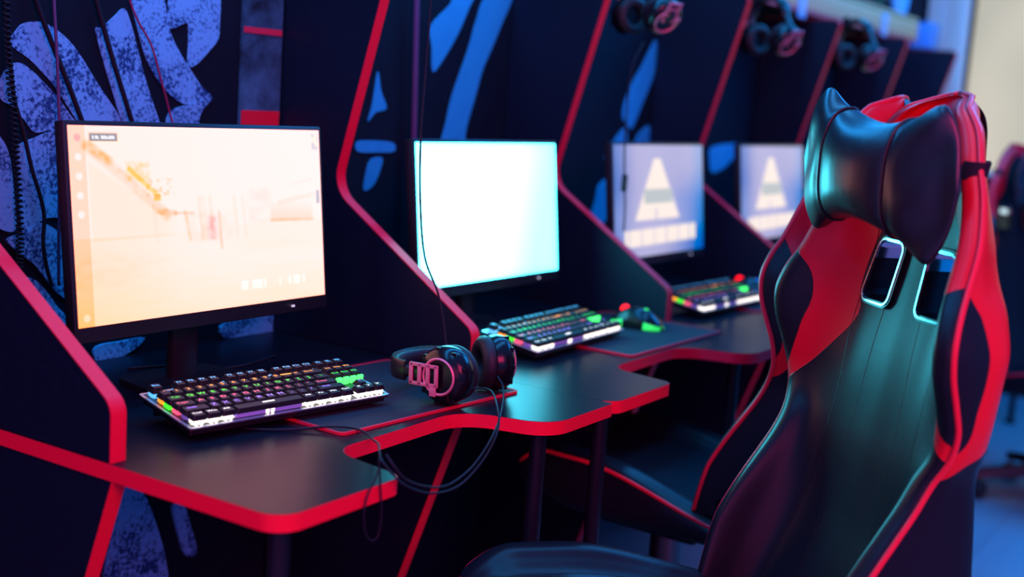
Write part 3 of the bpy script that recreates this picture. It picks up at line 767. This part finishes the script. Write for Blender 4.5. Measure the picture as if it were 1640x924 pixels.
# headset leads: from both cups over the desk edge in a hanging loop, then back up over the edge
ca = [HC+Xa*.060+Vector((0, -.047, -.012)), yp(785, 625, 1.02), yp(797, 655, .955), yp(797, 690, .925), yp(775, 735, .915), yp(735, 778, .91), yp(690, 790, .91), yp(650, 778, .92), yp(625, 755, .935), yp(610, 735, .95), yp(606, 712, .985), Vector((on_z(598, 705, .7545))), on_z(575, 688, .7575), on_z(530, 683, .7565), on_z(460, 688, .754), on_z(395, 686, .753), on_z(360, 676, .7532)]
cable('lead', ca, .0016, M['cable'], hs)
cb_ = [yp(797, 603, 1.065), yp(805, 618, 1.04), yp(806, 640, 1.0), yp(800, 670, .95), yp(788, 700, .922), yp(770, 730, .912), yp(748, 756, .906), yp(715, 778, .90), yp(680, 779, .90), yp(650, 768, .905), yp(632, 748, .912), yp(618, 728, .925)]
cable('lead', cb_, .0015, M['cable'], hs)
lp = [yp(607, 735, .93), yp(609, 775, .93), yp(611, 820, .93), yp(606, 855, .93), yp(596, 866, .93), yp(585, 852, .93), yp(583, 820, .93), yp(590, 790, .93), yp(604, 760, .93), yp(608, 738, .935)]
cable('lead', lp, .0012, M['cable'], hs)

# headsets hanging on the dividers, band over a small hook
HL = ['headset hanging on the divider above the nearer triangle-logo monitor', 'headset hanging on the divider above the farther triangle-logo monitor', 'headset hanging under the shelf, above the front chair headrest']
hang = []
for k, l in zip((2, 3, 4), HL):
    h = copy_tree(hs)
    for c in list(h.children):
        if c.name.startswith('lead'): bpy.data.objects.remove(c)
    h.matrix_world = Matrix.Translation((X0+k*P+.128, 1.42, 1.450)) @ Matrix.Rotation(radians(62), 4, 'Z')
    tag(h, l, 'headset', 'headsets hanging on the dividers'); hang.append(h)
    bm = bmesh.new(); hx = X0+k*P
    pts = catmull([(hx+.023, 1.42, 1.563), (hx+.06, 1.42, 1.563), (hx+.135, 1.42, 1.564), (hx+.142, 1.42, 1.577)], 6); tube(bm, pts, .0045, 10)
    lathe(bm, [(0, 0), (.014, 0), (.014, .004), (0, .005)], Matrix.Translation((hx+.0245, 1.42, 1.563)) @ Matrix.Rotation(radians(90), 4, 'Y'), 16, close=False)
    ho = obj('hook', bm, M['metal_black'], divs[k], 50); ho.matrix_basis = divs[k].matrix_basis.inverted()

# ------------------------------------------------------------------ loose cables
cz = 2.8875
def wc(pl, y=WY-.012): return [yp(u/cz, v/cz, y) for u, v in pl]
cable('hanging_cable', wc([(120, -120), (165, 0), (205, 110), (260, 250), (320, 400), (390, 590), (420, 680)]), .0042, M['cable'], label='thick black cable slanting across the graffiti, the left of the two thick ones')
cable('hanging_cable', wc([(415, -120), (445, 0), (480, 130), (520, 270), (560, 400), (600, 530), (622, 605), (650, 700)]), .0042, M['cable'], label='thick black cable slanting across the graffiti, the right of the two thick ones')
cable('hanging_cable', wc([(252, -120), (250, 0), (256, 120), (266, 300), (272, 480), (276, 620), (275, 850), (272, 1100), (272, 1320)], WY-.02), .0026, M['cable_violet'], label='thin violet cable hanging straight down past the left edge of the nearest monitor')
cable('hanging_cable', wc([(570, -120), (600, 0), (640, 100), (700, 210), (740, 350), (770, 460), (790, 540), (812, 610), (840, 700)]), .0018, M['cable_red'], label='thin red cable slanting across the graffiti above the nearest monitor')
cable('hanging_cable', wc([(15, -120), (20, 0), (30, 120), (45, 260), (65, 450), (95, 560), (120, 660), (150, 790), (190, 920), (205, 1010), (200, 1120), (215, 1230), (240, 1320)]), .0032, M['cable'], label='black cable sagging down the wall left of the nearest monitor')
coil = []
base = catmull(wc([(28, -120), (30, 100), (40, 300), (60, 500), (72, 700), (85, 900), (92, 1100), (88, 1250)], WY-.020), 40)
for i, p in enumerate(base):
    a = i*1.25; coil.append(p+Vector((cos(a)*.006, sin(a)*.006, 0)))
bm = bmesh.new(); tube(bm, coil, .0016, 6); tag(obj('coiled_cable', bm, M['cable'], None, 180), 'coiled black cord hanging at the far left of the graffiti wall', 'cable')
cable('hanging_cable', [yp(692, -30, 1.20), yp(690, 0, 1.2), yp(682, 110, 1.2), yp(674, 220, 1.2), yp(673, 320, 1.2), yp(680, 410, 1.2), yp(700, 465, 1.2), yp(709, 505, 1.19), yp(715, 555, 1.175), yp(719, 580, 1.16)], .0016, M['cable'], label='thin black cable hanging in front of the white monitor down to the headset')
cable('hanging_cable', [yp(668, -30, WY-.02), yp(666, 60, WY-.02), yp(664, 160, WY-.02), yp(661, 300, WY-.02), yp(660, 420, WY-.02)], .0065, M['cable_violet'], label='thick violet conduit running down the wall left of the white monitor')
c3 = cable('lead', [Vector((X0+2*P+.10, 1.395, 1.385))]+[on_x(u, v, X0+2*P+.06) for u, v in ((1012, 110), (1002, 200), (1000, 280), (1001, 330), (999, 370))], .0022, M['cable'], parent=hang[0])
bm = bmesh.new(); q = on_x(1000, 293, X0+2*P+.06); box(bm, q, (.010, .014, .042), bev=.004); ic = obj('inline_control', bm, M['plastic'], c3, 40); ic.matrix_basis = hang[0].matrix_basis.inverted()
cable('braided_cable', [on_z(u, v, .7525) for u, v in ((205, 590), (260, 586), (300, 588), (345, 590), (385, 586), (415, 578), (440, 570))], .0022, M['cable'], label='braided cable lying on the desk behind the nearest keyboard')

# ------------------------------------------------------------------ gaming chairs
REC = tan(radians(12))
tA = [(.44, .215), (.54, .226), (.62, .226), (.70, .225), (.74, .228), (.78, .244), (.82, .257), (.86, .264), (.90, .268), (.94, .268), (.98, .258), (1.02, .242), (1.08, .226), (1.14, .196), (1.18, .166), (1.22, .136), (1.25, .104), (1.270, .070), (1.281, .040), (1.287, .010)]
tP = [(.44, .085), (.54, .079), (.58, .068), (.62, .053), (.66, .036), (.70, .020), (.74, .010), (.78, .006), (.82, .016), (.86, .037), (.90, .058), (.94, .070), (.98, .069), (1.02, .060), (1.08, .052), (1.18, .046), (1.23, .040), (1.27, .034), (1.287, .016)]
tQ = [(.44, -.150), (.54, -.142), (.62, -.122), (.70, -.100), (.78, -.075), (.86, -.056), (.94, -.046), (1.0, -.046), (1.1, -.036), (1.2, -.026), (1.26, -.022), (1.287, -.012)]
tC = [(.44, -.005), (.6, -.034), (.75, -.028), (.9, -.018), (1.05, -.015), (1.15, .006), (1.25, .010), (1.287, .003)]
tB = [(.44, .150), (.6, .135), (.78, .118), (.9, .122), (1.0, .118), (1.1, .115), (1.2, .085), (1.26, .06), (1.287, .04)]
ZTOP = 1.287
def cback(z): return -REC*(z-.5)
def half_ring(z):
    a, p, q, c, b = (spl(t, z) for t in (tA, tP, tQ, tC, tB))
    k = min(1, a/.12); ri = spl([(.44, .02), (.92, .022), (.98, .045), (1.06, .095), (1.2, .12), (1.287, .06)], z)
    pts = [(0, c), (b*.5, c-.001), (b, c+.003), (b+(a-b)*.42, c+.45*(p-c)), (a-.034*k, p+.004*k), (a-.012*k, p+.004*k), (a, p-.008*k), (a+(.004-.1*ri)*k, p-.022*k), (a+(.005-.28*ri)*k, (p*.55+q*.45)), (a-ri*.62*k, q+.016*k), (a-(ri+.02)*k, q), (a*.42, q-.008*k), (0, q-.012*k)]
    idx = [0, .5, 1, 2, 3, 3.6, 4, 4.3, 5, 5.6, 6, 6.5, 7]
    P3 = catmull([(x, y, t) for (x, y), t in zip(pts, idx)], 7)
    k2 = 1. if z < 1.25 else max(.15, 1-((z-1.25)/(ZTOP-1.25))**2)**.5
    ym = lambda x: (p*.5+q*.5) if k2 > .999 else c*.5+q*.5+(p-c)*.5*sstep(.04, .10, abs(x))
    return [(v.x, ym(v.x)+(v.y-ym(v.x))*k2+cback(z), v.z) for v in P3], a
bandO = [(.78, .30), (.79, .27), (.809, .24), (.84, .222), (.894, .206), (.94, .196), (.991, .206), (1.02, .235), (1.044, .30)]
bandI = [(.74, .27), (.772, .245), (.80, .215), (.872, .150), (.923, .118), (.968, .128), (1.057, .118), (1.10, .085), (1.2, .06), (1.25, 0), (1.3, -.1)]
def red_sd(lat, t, z):
    if t <= 4:
        if z > 1.044: return min(lat-spl(bandI, z), .05)
        return min(lat-spl(bandI, z), spl(bandO, z)-lat, (z-.735))
    if t <= 6:
        w = (t-4)/2
        wr = spl([(.775, -.05), (.80, .10), (.83, .36), (.87, .54), (.91, .60), (.95, .56), (.985, .40), (1.005, .12), (1.02, -.05)], z)
        s = (w-wr)*.09
        return min(s, z-(.745+.05*w)) if z < 1.02 else .05
    return max(-.05, min(z-.80, (6.25-t)*.03))
def dip(lat, z): return 0.
def make_backrest(root):
    me = bpy.data.meshes.new('backrest'); V, Fc, red, seam, perf, seam2 = [], [], [], [], [], []
    zs = [.44+(1.20-.44)*i/120 for i in range(121)]+[1.20+(ZTOP-1.20)*sin(pi/2*i/34) for i in range(1, 35)]
    n = None; edge_r, edge_l = [], []
    for z in zs:
        h, a = half_ring(z)
        full = h+[(-x, y, t) for x, y, t in h[-2:0:-1]]
        n = len(full)
        for x, y, t in full:
            lat = abs(x); V.append((x, y, z-dip(lat, z)))
            red.append(red_sd(lat, t, z))
            b = spl(tB, z)
            d1 = lat-spl([(.44, .075), (.7, .068), (.95, .052)], z); seam.append(d1 if t <= 2 and z < .955 else math.copysign(.05, d1))
            d2 = lat-b-.004; seam2.append(d2 if t <= 3 and z < 1.1 else math.copysign(.05, d2))
            perf.append(1. if (t <= 1.05 and z < 1.12) or (t <= 3.9 and red[-1] < 0 and .84 < z < 1.04 and lat > .16) else 0.)
    L = len(zs)
    for i in range(L-1):
        for k in range(n): Fc.append((i*n+k, i*n+(k+1) % n, (i+1)*n+(k+1) % n, (i+1)*n+k))
    Fc.append(tuple(range(n))[::-1]); Fc.append(tuple((L-1)*n+k for k in range(n)))
    me.from_pydata(V, [], Fc); me.update()
    for nm, dat in (('red', red), ('seam', seam), ('perf', perf), ('seam2', seam2)):
        at = me.attributes.new(nm, 'FLOAT', 'POINT'); at.data.foreach_set('value', dat)
    me.materials.append(M['leather'])
    tmp = bpy.data.objects.new('tmp', me); COL.objects.link(tmp)
    bm = bmesh.new()
    for s in (1, -1): prism(bm, [Vector((s*p.x, p.y)) for p in HOLE], lambda a, b, h: Vector((a, cback(b)+h, b)), -.2, .2)
    bmesh.ops.recalc_face_normals(bm, faces=bm.faces[:])
    cm = bpy.data.meshes.new('cut'); bm.to_mesh(cm); bm.free(); co = bpy.data.objects.new('cut', cm); COL.objects.link(co)
    md = tmp.modifiers.new('b', 'BOOLEAN'); md.operation = 'DIFFERENCE'; md.solver = 'EXACT'; md.object = co
    dg = bpy.context.evaluated_depsgraph_get(); me2 = bpy.data.meshes.new_from_object(tmp.evaluated_get(dg), preserve_all_data_layers=True, depsgraph=dg)
    me2.name = 'backrest'
    bpy.data.objects.remove(tmp); bpy.data.objects.remove(co)
    me2.materials.clear(); me2.materials.append(M['leather'])
    me2.polygons.foreach_set('material_index', [0]*len(me2.polygons))
    me2.polygons.foreach_set('use_smooth', [True]*len(me2.polygons)); me2.set_sharp_from_angle(angle=radians(50))
    back = new_obj('backrest', me2, root)
    # red piping up both front edges and over the top
    for s in (1, -1):
        path = []
        for z in [.445+(1.284-.445)*i/110 for i in range(111)]:
            h, a = half_ring(z); q = min(h, key=lambda v: abs(v[2]-4)); path.append((s*(q[0]+.001), q[1]+.001, z-dip(q[0], z)))
        path = [p for p in path if p[2] < 1.272]; h, a = half_ring(1.2868); path.append((s*.034, h[0][1]*.5+h[-1][1]*.5+.006, 1.2845)); path.append((0, h[0][1]*.5+h[-1][1]*.5+.004, 1.2885))
        path = catmull(path, 2)
        bm = bmesh.new(); tube(bm, path, .0046, 8); obj('piping', bm, M['piping'], back, 180)
        ol = [Vector((s*p.x, p.y)) for p in HOLE]
        bm = bmesh.new()
        t3 = lambda a, b, h: Vector((a, cback(b)+spl(tC, b)+h, b))
        ring_prism(bm, offset_poly(ol, .005), offset_poly(ol, -.002), t3, -.052, .006)
        ring_prism(bm, offset_poly(ol, -.0015), offset_poly(ol, -.007), t3, -.060, -.044)
        hb = obj('hole_bezel', bm, M['gloss'], back, 40)
        bm = bmesh.new(); ring_prism(bm, offset_poly(ol, -.0022), offset_poly(ol, -.0040), t3, -.043, .0045)
        up = bm.copy(); bmesh.ops.bisect_plane(bm, geom=bm.verts[:]+bm.edges[:]+bm.faces[:], plane_co=(0, 0, 1.018), plane_no=(0, 0, 1), clear_outer=True)
        bmesh.ops.bisect_plane(up, geom=up.verts[:]+up.edges[:]+up.faces[:], plane_co=(0, 0, 1.018), plane_no=(0, 0, 1), clear_inner=True)
        obj('lining', bm, M['gloss'], hb, 40); obj('chrome_glint_lining', up, M['chrome'], hb, 40)  # upper lining made chrome to put a bright reflection there, rest black
        bm = bmesh.new(); ring_prism(bm, offset_poly(ol, .0012), offset_poly(ol, -.0022), t3, .0055, .0078); obj('chrome_lip', bm, M['chrome'], hb, 40)
    return back
HOLE = fillet([(.040, .948, .016), (.124, .948, .018), (.108, 1.052, .02), (.034, 1.052, .016)], 6)
def make_pillow(root):
    Lh, BH = .184, .075
    def hz(x):
        x = abs(x)
        if x < BH: return .074+.014*(x/BH)**2
        if x < .138: return .088+.026*sstep(0, 1, (x-BH)/(.138-BH))
        return .114*max(0, 1-((x-.138)/(Lh-.138))**1.7)**.72
    def wy(x):
        x = abs(x)
        return spl([(0, .068), (.012, .0677), (.03, .0655), (.055, .0580), (BH, .049), (.10, .044), (.14, .024), (.165, .010), (Lh, .004)], x)
    N, K = 120, 48; V, Fc = [], []
    for i in range(N+1):
        x = -Lh+2*Lh*i/N; h, w = max(.001, hz(x)), wy(x)
        if abs(abs(x)-BH) < .0035: w *= .955; h *= .98
        wr = 1+.05*sin(x*90)*max(0, (abs(x)-.09))/.1
        for k in range(K):
            a = 2*pi*k/K; c, s = cos(a), sin(a)
            e = .8 if abs(x) < .08 else .95
            yy = w*math.copysign(abs(c)**e, c)*(wr if c > 0 else .6); zz = h*math.copysign(abs(s)**.75, s)
            if abs(x) > .08: yy += .006*sin(zz*55+x*30)*min(1, (abs(x)-.09)/.05)*(1-min(1, abs(x)/Lh)**4)
            V.append((x+.014*(zz/.12)**2*0, yy-.10*max(0, -0), zz))
    for i in range(N):
        for k in range(K): Fc.append((i*K+k, i*K+(k+1) % K, (i+1)*K+(k+1) % K, (i+1)*K+k))
    Fc.append(tuple(range(K))[::-1]); Fc.append(tuple(N*K+k for k in range(K)))
    me = bpy.data.meshes.new('headrest_pillow'); me.from_pydata(V, [], Fc); me.update()
    me.attributes.new('red', 'FLOAT', 'POINT').data.foreach_set('value', [-.05]*len(V))
    me.attributes.new('seam', 'FLOAT', 'POINT').data.foreach_set('value', [abs(v[0])-BH for v in V])
    me.attributes.new('seam2', 'FLOAT', 'POINT').data.foreach_set('value', [.05]*len(V))
    me.attributes.new('perf', 'FLOAT', 'POINT').data.foreach_set('value', [1. if abs(v[0]) < .066 and v[1] > 0 else 0. for v in V])
    me.materials.append(M['leather_pillow']); me.polygons.foreach_set('use_smooth', [True]*len(me.polygons))
    pil = new_obj('headrest_pillow', me, root)
    zc = 1.163
    pil.matrix_basis = Matrix.Translation((-.012, cback(zc)+.108, zc)) @ Matrix.Rotation(radians(8), 4, 'Z') @ Matrix.Rotation(radians(-4), 4, 'Y') @ Matrix.Rotation(radians(-3), 4, 'X')
    for s in (1, -1):
        h, w = hz(BH), wy(BH)
        bm = bmesh.new(); tube(bm, [(s*(BH+.001), w*1.0*math.copysign(abs(cos(a))**.8, cos(a))*(1 if cos(a) > 0 else .6), h*math.copysign(abs(sin(a))**.75, sin(a))) for a in [2*pi*k/72 for k in range(72)]], .0024, 6, closed=True)
        obj('pillow_piping', bm, M['piping_black'], pil, 180)
    # webbing strap round the head of the backrest
    zs_ = 1.178; h, a = half_ring(zs_); ring = [(x, y) for x, y, t in h if t > 3.3]
    pts = ring+[(-x, y) for x, y in ring[-2::-1]]
    poly = [Vector(p) for p in pts]
    bm = bmesh.new(); rows = []
    for d, z in ((.0012, -.013), (.0042, -.013), (.0042, .013), (.0012, .013)):
        row = []
        for i, p in enumerate(poly):
            tg = poly[min(i+1, len(poly)-1)]-poly[max(i-1, 0)]; n = Vector((tg.y, -tg.x)).normalized()
            if n.dot(p-Vector((0, cback(zs_)))) < 0: n = -n
            row.append(bm.verts.new((p.x+n.x*d, p.y+n.y*d-REC*z, zs_+z)))
        rows.append(row)
    for j in range(4):
        for i in range(len(poly)-1): bm.faces.new((rows[j][i], rows[j][i+1], rows[(j+1) % 4][i+1], rows[(j+1) % 4][i]))
    st = obj('strap', bm, M['strap'], pil, 60)
    st.matrix_basis = pil.matrix_basis.inverted()
    return pil
def make_seat(root):
    Y0, Y1 = .0, .52
    V, Fc, red, seam, perf = [], [], [], [], []; N = 70; n = None; pip = []
    for i in range(N+1):
        t = i/N; y = Y0+(Y1-Y0)*(1-cos(pi*t))/2
        f = sstep(.36, .53, y); wd = .238-.010*f-.05*max(0, (y-.50)/.03)**2; 
        zc = .425+.045*sstep(.0, .36, y)-.05*max(0, (y-.44)/.09)**2; zb = .425+.079*sstep(-.05, .36, y)-.06*max(0, (y-.43)/.10)**2; zu = .375+.03*f
        half = [(0, zc, 0), (.07, zc, .5), (.135, zc+.004, 1), (.165, zc+.6*(zb-zc), 2), (.184, zb, 3), (.209, zb, 3.6), (wd-.006, zb-.012, 4), (wd+.003, (zb+zu)/2, 5), (wd-.012, zu+.01, 6), (wd-.05, zu, 6.5), (0, zu-.004, 7)]
        h = catmull([(a, b, c) for a, b, c in half], 6); q = min(h, key=lambda v: abs(v.z-4)); pip.append((q.x, y, q.y))
        full = [(v.x, v.y, v.z) for v in h]+[(-v.x, v.y, v.z) for v in h[-2:0:-1]]; n = len(full)
        for x, z, tt in full:
            V.append((x, y, z)); red.append(-.05); seam.append(abs(x)-.14); perf.append(1. if abs(x) < .13 and tt < 2 else 0.)
    for i in range(N):
        for k in range(n): Fc.append((i*n+k, i*n+(k+1) % n, (i+1)*n+(k+1) % n, (i+1)*n+k))
    Fc.append(tuple(range(n))[::-1]); Fc.append(tuple(N*n+k for k in range(n)))
    me = bpy.data.meshes.new('seat'); me.from_pydata(V, [], Fc); me.update()
    for nm, dat in (('red', red), ('seam', seam), ('perf', perf), ('seam2', [.05]*len(V))): me.attributes.new(nm, 'FLOAT', 'POINT').data.foreach_set('value', dat)
    me.materials.append(M['leather']); me.polygons.foreach_set('use_smooth', [True]*len(me.polygons)); me.set_sharp_from_angle(angle=radians(60))
    seat = new_obj('seat', me, root)
    for s in (1, -1):
        bm = bmesh.new(); tube(bm, [(s*x, y, z) for x, y, z in pip], .0045, 8); obj('piping', bm, M['piping'], seat, 180)
    return seat
def make_chair():
    root = empty('gaming_chair', (0, 0, 0))
    make_backrest(root); make_pillow(root); make_seat(root)
    bm = bmesh.new(); box(bm, (0, .25, .350), (.22, .24, .05), bev=.012, seg=3)
    tube(bm, catmull([(.09, .30, .35), (.20, .31, .352), (.27, .315, .345)], 5), .006, 10); box(bm, (.285, .316, .343), (.04, .018, .012), bev=.004)
    obj('tilt_mechanism', bm, M['metal_black'], root, 40)
    bm = bmesh.new()
    for s in (1, -1): box(bm, (s*.235, -.02, .43), (.014, .10, .13), bev=.02, seg=3)
    obj('recline_bracket', bm, M['metal_black'], root, 40)
    FIT = Matrix.Translation((0, 0, CAM_Z*.1)) @ Matrix.Scale(.9, 4)   # seat unit at its real size, raised on the lift
    for c in root.children: c.matrix_basis = FIT @ c.matrix_basis
    bm = bmesh.new(); cyl(bm, (0, .225, .10), (0, .225, .425), .026, 28); cyl(bm, (0, .225, .24), (0, .225, .41), .034, 28); obj('gas_lift', bm, M['steel'], root, 40)
    base = bmesh.new(); cyl(base, (0, .225, .085), (0, .225, .145), .05, 28, bev=.006)
    cs = []
    for k in range(5):
        an = radians(90+72*k+20); d = Vector((cos(an), sin(an), 0)); e = Vector((-d.y, d.x, 0))
        secs = [(.03, .026, .095, .140), (.12, .023, .092, .130), (.22, .020, .080, .112), (.30, .017, .070, .096), (.325, .010, .070, .090)]
        R = [[base.verts.new(Vector((0, .225, 0))+d*r+e*w*sx+Vector((0, 0, z0 if sz < 0 else z1))) for sx, sz in ((-1, -1), (1, -1), (.75, 1), (-.75, 1))] for r, w, z0, z1 in secs]
        for a, b in zip(R, R[1:]):
            for q in range(4): base.faces.new((a[q], a[(q+1) % 4], b[(q+1) % 4], b[q]))
        base.faces.new(R[0][::-1]); base.faces.new(R[-1])
        cs.append((Vector((0, .225, 0))+d*.305, an))
    sb = obj('star_base', base, M['plastic'], root, 40)
    for c, an in cs:
        bm = bmesh.new(); a2 = an+radians(60); ax = Vector((cos(a2), sin(a2), 0)); fr = Vector((-ax.y, ax.x, 0))*.018
        for s in (1, -1):
            cyl(bm, c+fr+ax*s*.006+Vector((0, 0, .029)), c+fr+ax*s*.026+Vector((0, 0, .029)), .0288, 26, bev=.005)
        tube(bm, [c+fr+Vector((0, 0, .029))-fr.normalized()*.028*cos(t)+Vector((0, 0, .031*sin(t))) for t in [radians(-10+100*q/8) for q in range(9)]], .007, 8)
        cyl(bm, c+Vector((0, 0, .05)), c+Vector((0, 0, .075)), .007, 12)
        obj('caster', bm, M['plastic'], sb, 40)
    return root
def face(ch, x, y, heading, drop=0.):
    ch.location = (x, y, 0); ch.rotation_euler = (0, 0, radians(heading-90))
    if drop:
        for c in ch.children:
            if c.name.split('.')[0] not in ('star_base', 'gas_lift'): c.location.z -= drop
ch1 = make_chair(); face(ch1, 1.692, .5445, 137)
tag(ch1, 'large black and red gaming chair in the foreground with a headrest pillow strapped on', 'chair', 'black and red gaming chairs')
ch2 = copy_tree(ch1); face(ch2, 2.2215, .7895, 88, .0)
for c in list(ch2.children):
    if c.name.startswith('headrest_pillow'):
        for g in list(c.children): bpy.data.objects.remove(g)
        bpy.data.objects.remove(c)
tag(ch2, 'gaming chair pulled up to the desk just behind the foreground chair, seen from its side', 'chair', 'black and red gaming chairs')
ch3 = copy_tree(ch1); face(ch3, 4.60, .80, 242, .09)
tag(ch3, 'gaming chair farthest away at the right edge, in front of the window', 'chair', 'black and red gaming chairs')

# ------------------------------------------------------------------ shelf on the far wall and what stands on it
sx0, sx1 = 3.62, 5.42
sh = empty('wall_shelf', ((sx0+sx1)/2, WY, 1.622)); tag(sh, 'long pale wall shelf with a red lower edge at the top right', 'shelf')
w = sx1-sx0
bm = bmesh.new(); box(bm, (0, -.09, .045), (w, .18, .018), bev=.002); box(bm, (0, -.172, .008), (w, .016, .075), bev=.002); obj('shelf_board', bm, M['beige'], sh, 40)
bm = bmesh.new(); box(bm, (0, -.172, -.038), (w, .018, .014), bev=.002); obj('red_lip', bm, mat('dull_red_lip', (.55, .10, .14), .5, noise=.1), sh, 40)
for s in (-.4, 0, .4):
    bm = bmesh.new(); box(bm, (s*w, -.01, -.0), (.025, .018, .08), bev=.002); box(bm, (s*w, -.08, .032), (.025, .15, .012), bev=.002); obj('bracket', bm, M['metal_black'], sh, 40)
for u, v in ((1285, 8), (1417, 40)):
    q = on_y(u, v, WY-.182); bm = bmesh.new(); lx, lz = q.x-sh.location.x, q.z-sh.location.z
    lz = min(lz, .01); 
    tg_ = empty('shelf_tag', (q.x, WY-.1805, sh.location.z+lz)); 
    bm = bmesh.new(); box(bm, (0, -.002, 0), (.075, .003, .085), bev=.001); obj('plate', bm, M['sheenblue'], tg_, 40)
    bm = bmesh.new()
    for dz in (-.022, 0, .022): box(bm, (0, -.004, dz), (.036, .001, .008))
    box(bm, (-.016, -.004, 0), (.008, .001, .05)); obj('mark', bm, M['offwhite'], tg_)
    tag(tg_, 'small light blue tag on the shelf front, ' + ('above the fourth monitor' if u < 1350 else 'under the round blue disc'), 'tag', 'blue tags on the shelf')
q = on_y(1440, -10, WY); dc = empty('wall_disc', (q.x, WY, q.z)); tag(dc, 'round bright blue disc on the wall above the shelf', 'disc')
bm = bmesh.new(); am = Matrix.Rotation(radians(90), 4, 'X'); lathe(bm, [(0, 0), (.112, 0), (.115, .004), (.112, .016), (.100, .018), (.098, .012), (0, .012)], am, 56, close=False); obj('rim', bm, M['sheenblue'], dc, 40)
bm = bmesh.new(); lathe(bm, [(0, .0122), (.097, .0122), (.097, .0135), (0, .0140)], am, 48, close=False); obj('disc_face', bm, mat('cyan_enamel', (.05, .55, .85), .4, noise=.05), dc, 40)
q = on_y(1474, 58, WY-.03); bm = bmesh.new(); box(bm, (q.x, WY-.05, q.z), (.12, .10, .12), bev=.008, seg=3); tag(obj('wall_box', bm, M['bluebox'], None, 40), 'small square blue box on the wall at the right end of the shelf', 'box')
# trailing plant
q = on_y(1378, 18, WY-.09); pl_ = empty('potted_plant', (q.x, WY-.09, 1.684)); tag(pl_, 'small green trailing plant on the shelf beside a hanging headset', 'plant')
bm = bmesh.new(); lathe(bm, [(0, 0), (.04, 0), (.052, .075), (.055, .08), (.047, .08), (.044, .07), (0, .068)], Matrix.Identity(4), 28, close=False); obj('pot', bm, M['pot'], pl_, 40)
bm = bmesh.new()
for k in range(70):
    an = random.uniform(0, 2*pi); r = random.uniform(.01, .11); z = .085+random.uniform(-.02, .10)-max(0, r-.05)*1.2
    d = Vector((cos(an), sin(an)*.6, random.uniform(-.5, .5))).normalized(); c = Vector((cos(an)*r, sin(an)*r*.6, z)); s = d.cross(Vector((0, 0, 1))).normalized(); up = d.cross(s)
    Lf = random.uniform(.03, .05)
    pts = [c, c+d*Lf*.4+s*Lf*.25+up*.003, c+d*Lf, c+d*Lf*.4-s*Lf*.25+up*.003]; pts2 = [p+up*.001 for p in pts]
    a = [bm.verts.new(p) for p in pts]; b = [bm.verts.new(p) for p in pts2]
    bm.faces.new(a); bm.faces.new(b[::-1])
    for i in range(4): bm.faces.new((a[i], a[(i+1) % 4], b[(i+1) % 4], b[i]))
obj('foliage', bm, M['leaf'], pl_)['kind'] = 'stuff'

# ------------------------------------------------------------------ light
def area(name, loc, target, sx, sy, col, power, spread=180):
    l = bpy.data.lights.new(name, 'AREA'); l.shape = 'RECTANGLE'; l.size = sx; l.size_y = sy; l.color = col; l.energy = power; l.spread = radians(spread)
    o = bpy.data.objects.new(name, l); COL.objects.link(o); o.location = loc
    o.rotation_euler = (Vector(target)-Vector(loc)).to_track_quat('-Z', 'Y').to_euler(); return o
area('blue_fill_wall_top', (2.7, 1.52, 2.2), (2.7, 1.0, 0), 6.0, .14, (.02, .36, 1.0), 46)  # added unseen area light: blue on the mural, pillow and chair tops
area('blue_fill_overhead', (1.6, .9, 2.75), (1.6, 1.3, 0), 3.0, .3, (.05, .40, 1.0), 26)  # weaker added blue fill from overhead, no fixture modelled
area('pink_fill_left', (-2.2, -.3, 1.3), (1.6, .75, .8), 2.2, 2.0, (1.0, .035, .18), 24)  # broad added pink fill from the left for the red leather
area('pink_fill_front', (-.2, -1.4, 2.2), (1.6, .8, .75), 1.4, 1.2, (1.0, .035, .19), 76)  # added pink fill from behind the camera, lights the red edges
area('blue_fill_aisle', (4.6, .0, 2.7), (4.6, .0, 0), 1.6, 1.6, (.006, .30, 1.0), 95)  # unseen fill added to brighten the far floor in blue
w = bpy.data.worlds.new('room_glow'); S.world = w; w.use_nodes = True
w.node_tree.nodes['Background'].inputs[0].default_value = (.001, .11, .46, 1); w.node_tree.nodes['Background'].inputs[1].default_value = 1.5

S.view_settings.view_transform = 'Standard'; S.view_settings.look = 'None'; S.view_settings.gamma = 1; S.view_settings.exposure = 0
S.view_settings.use_curve_mapping = False
S.cycles.use_denoising = True
S.cycles.max_bounces = 6; S.cycles.sample_clamp_indirect = 6
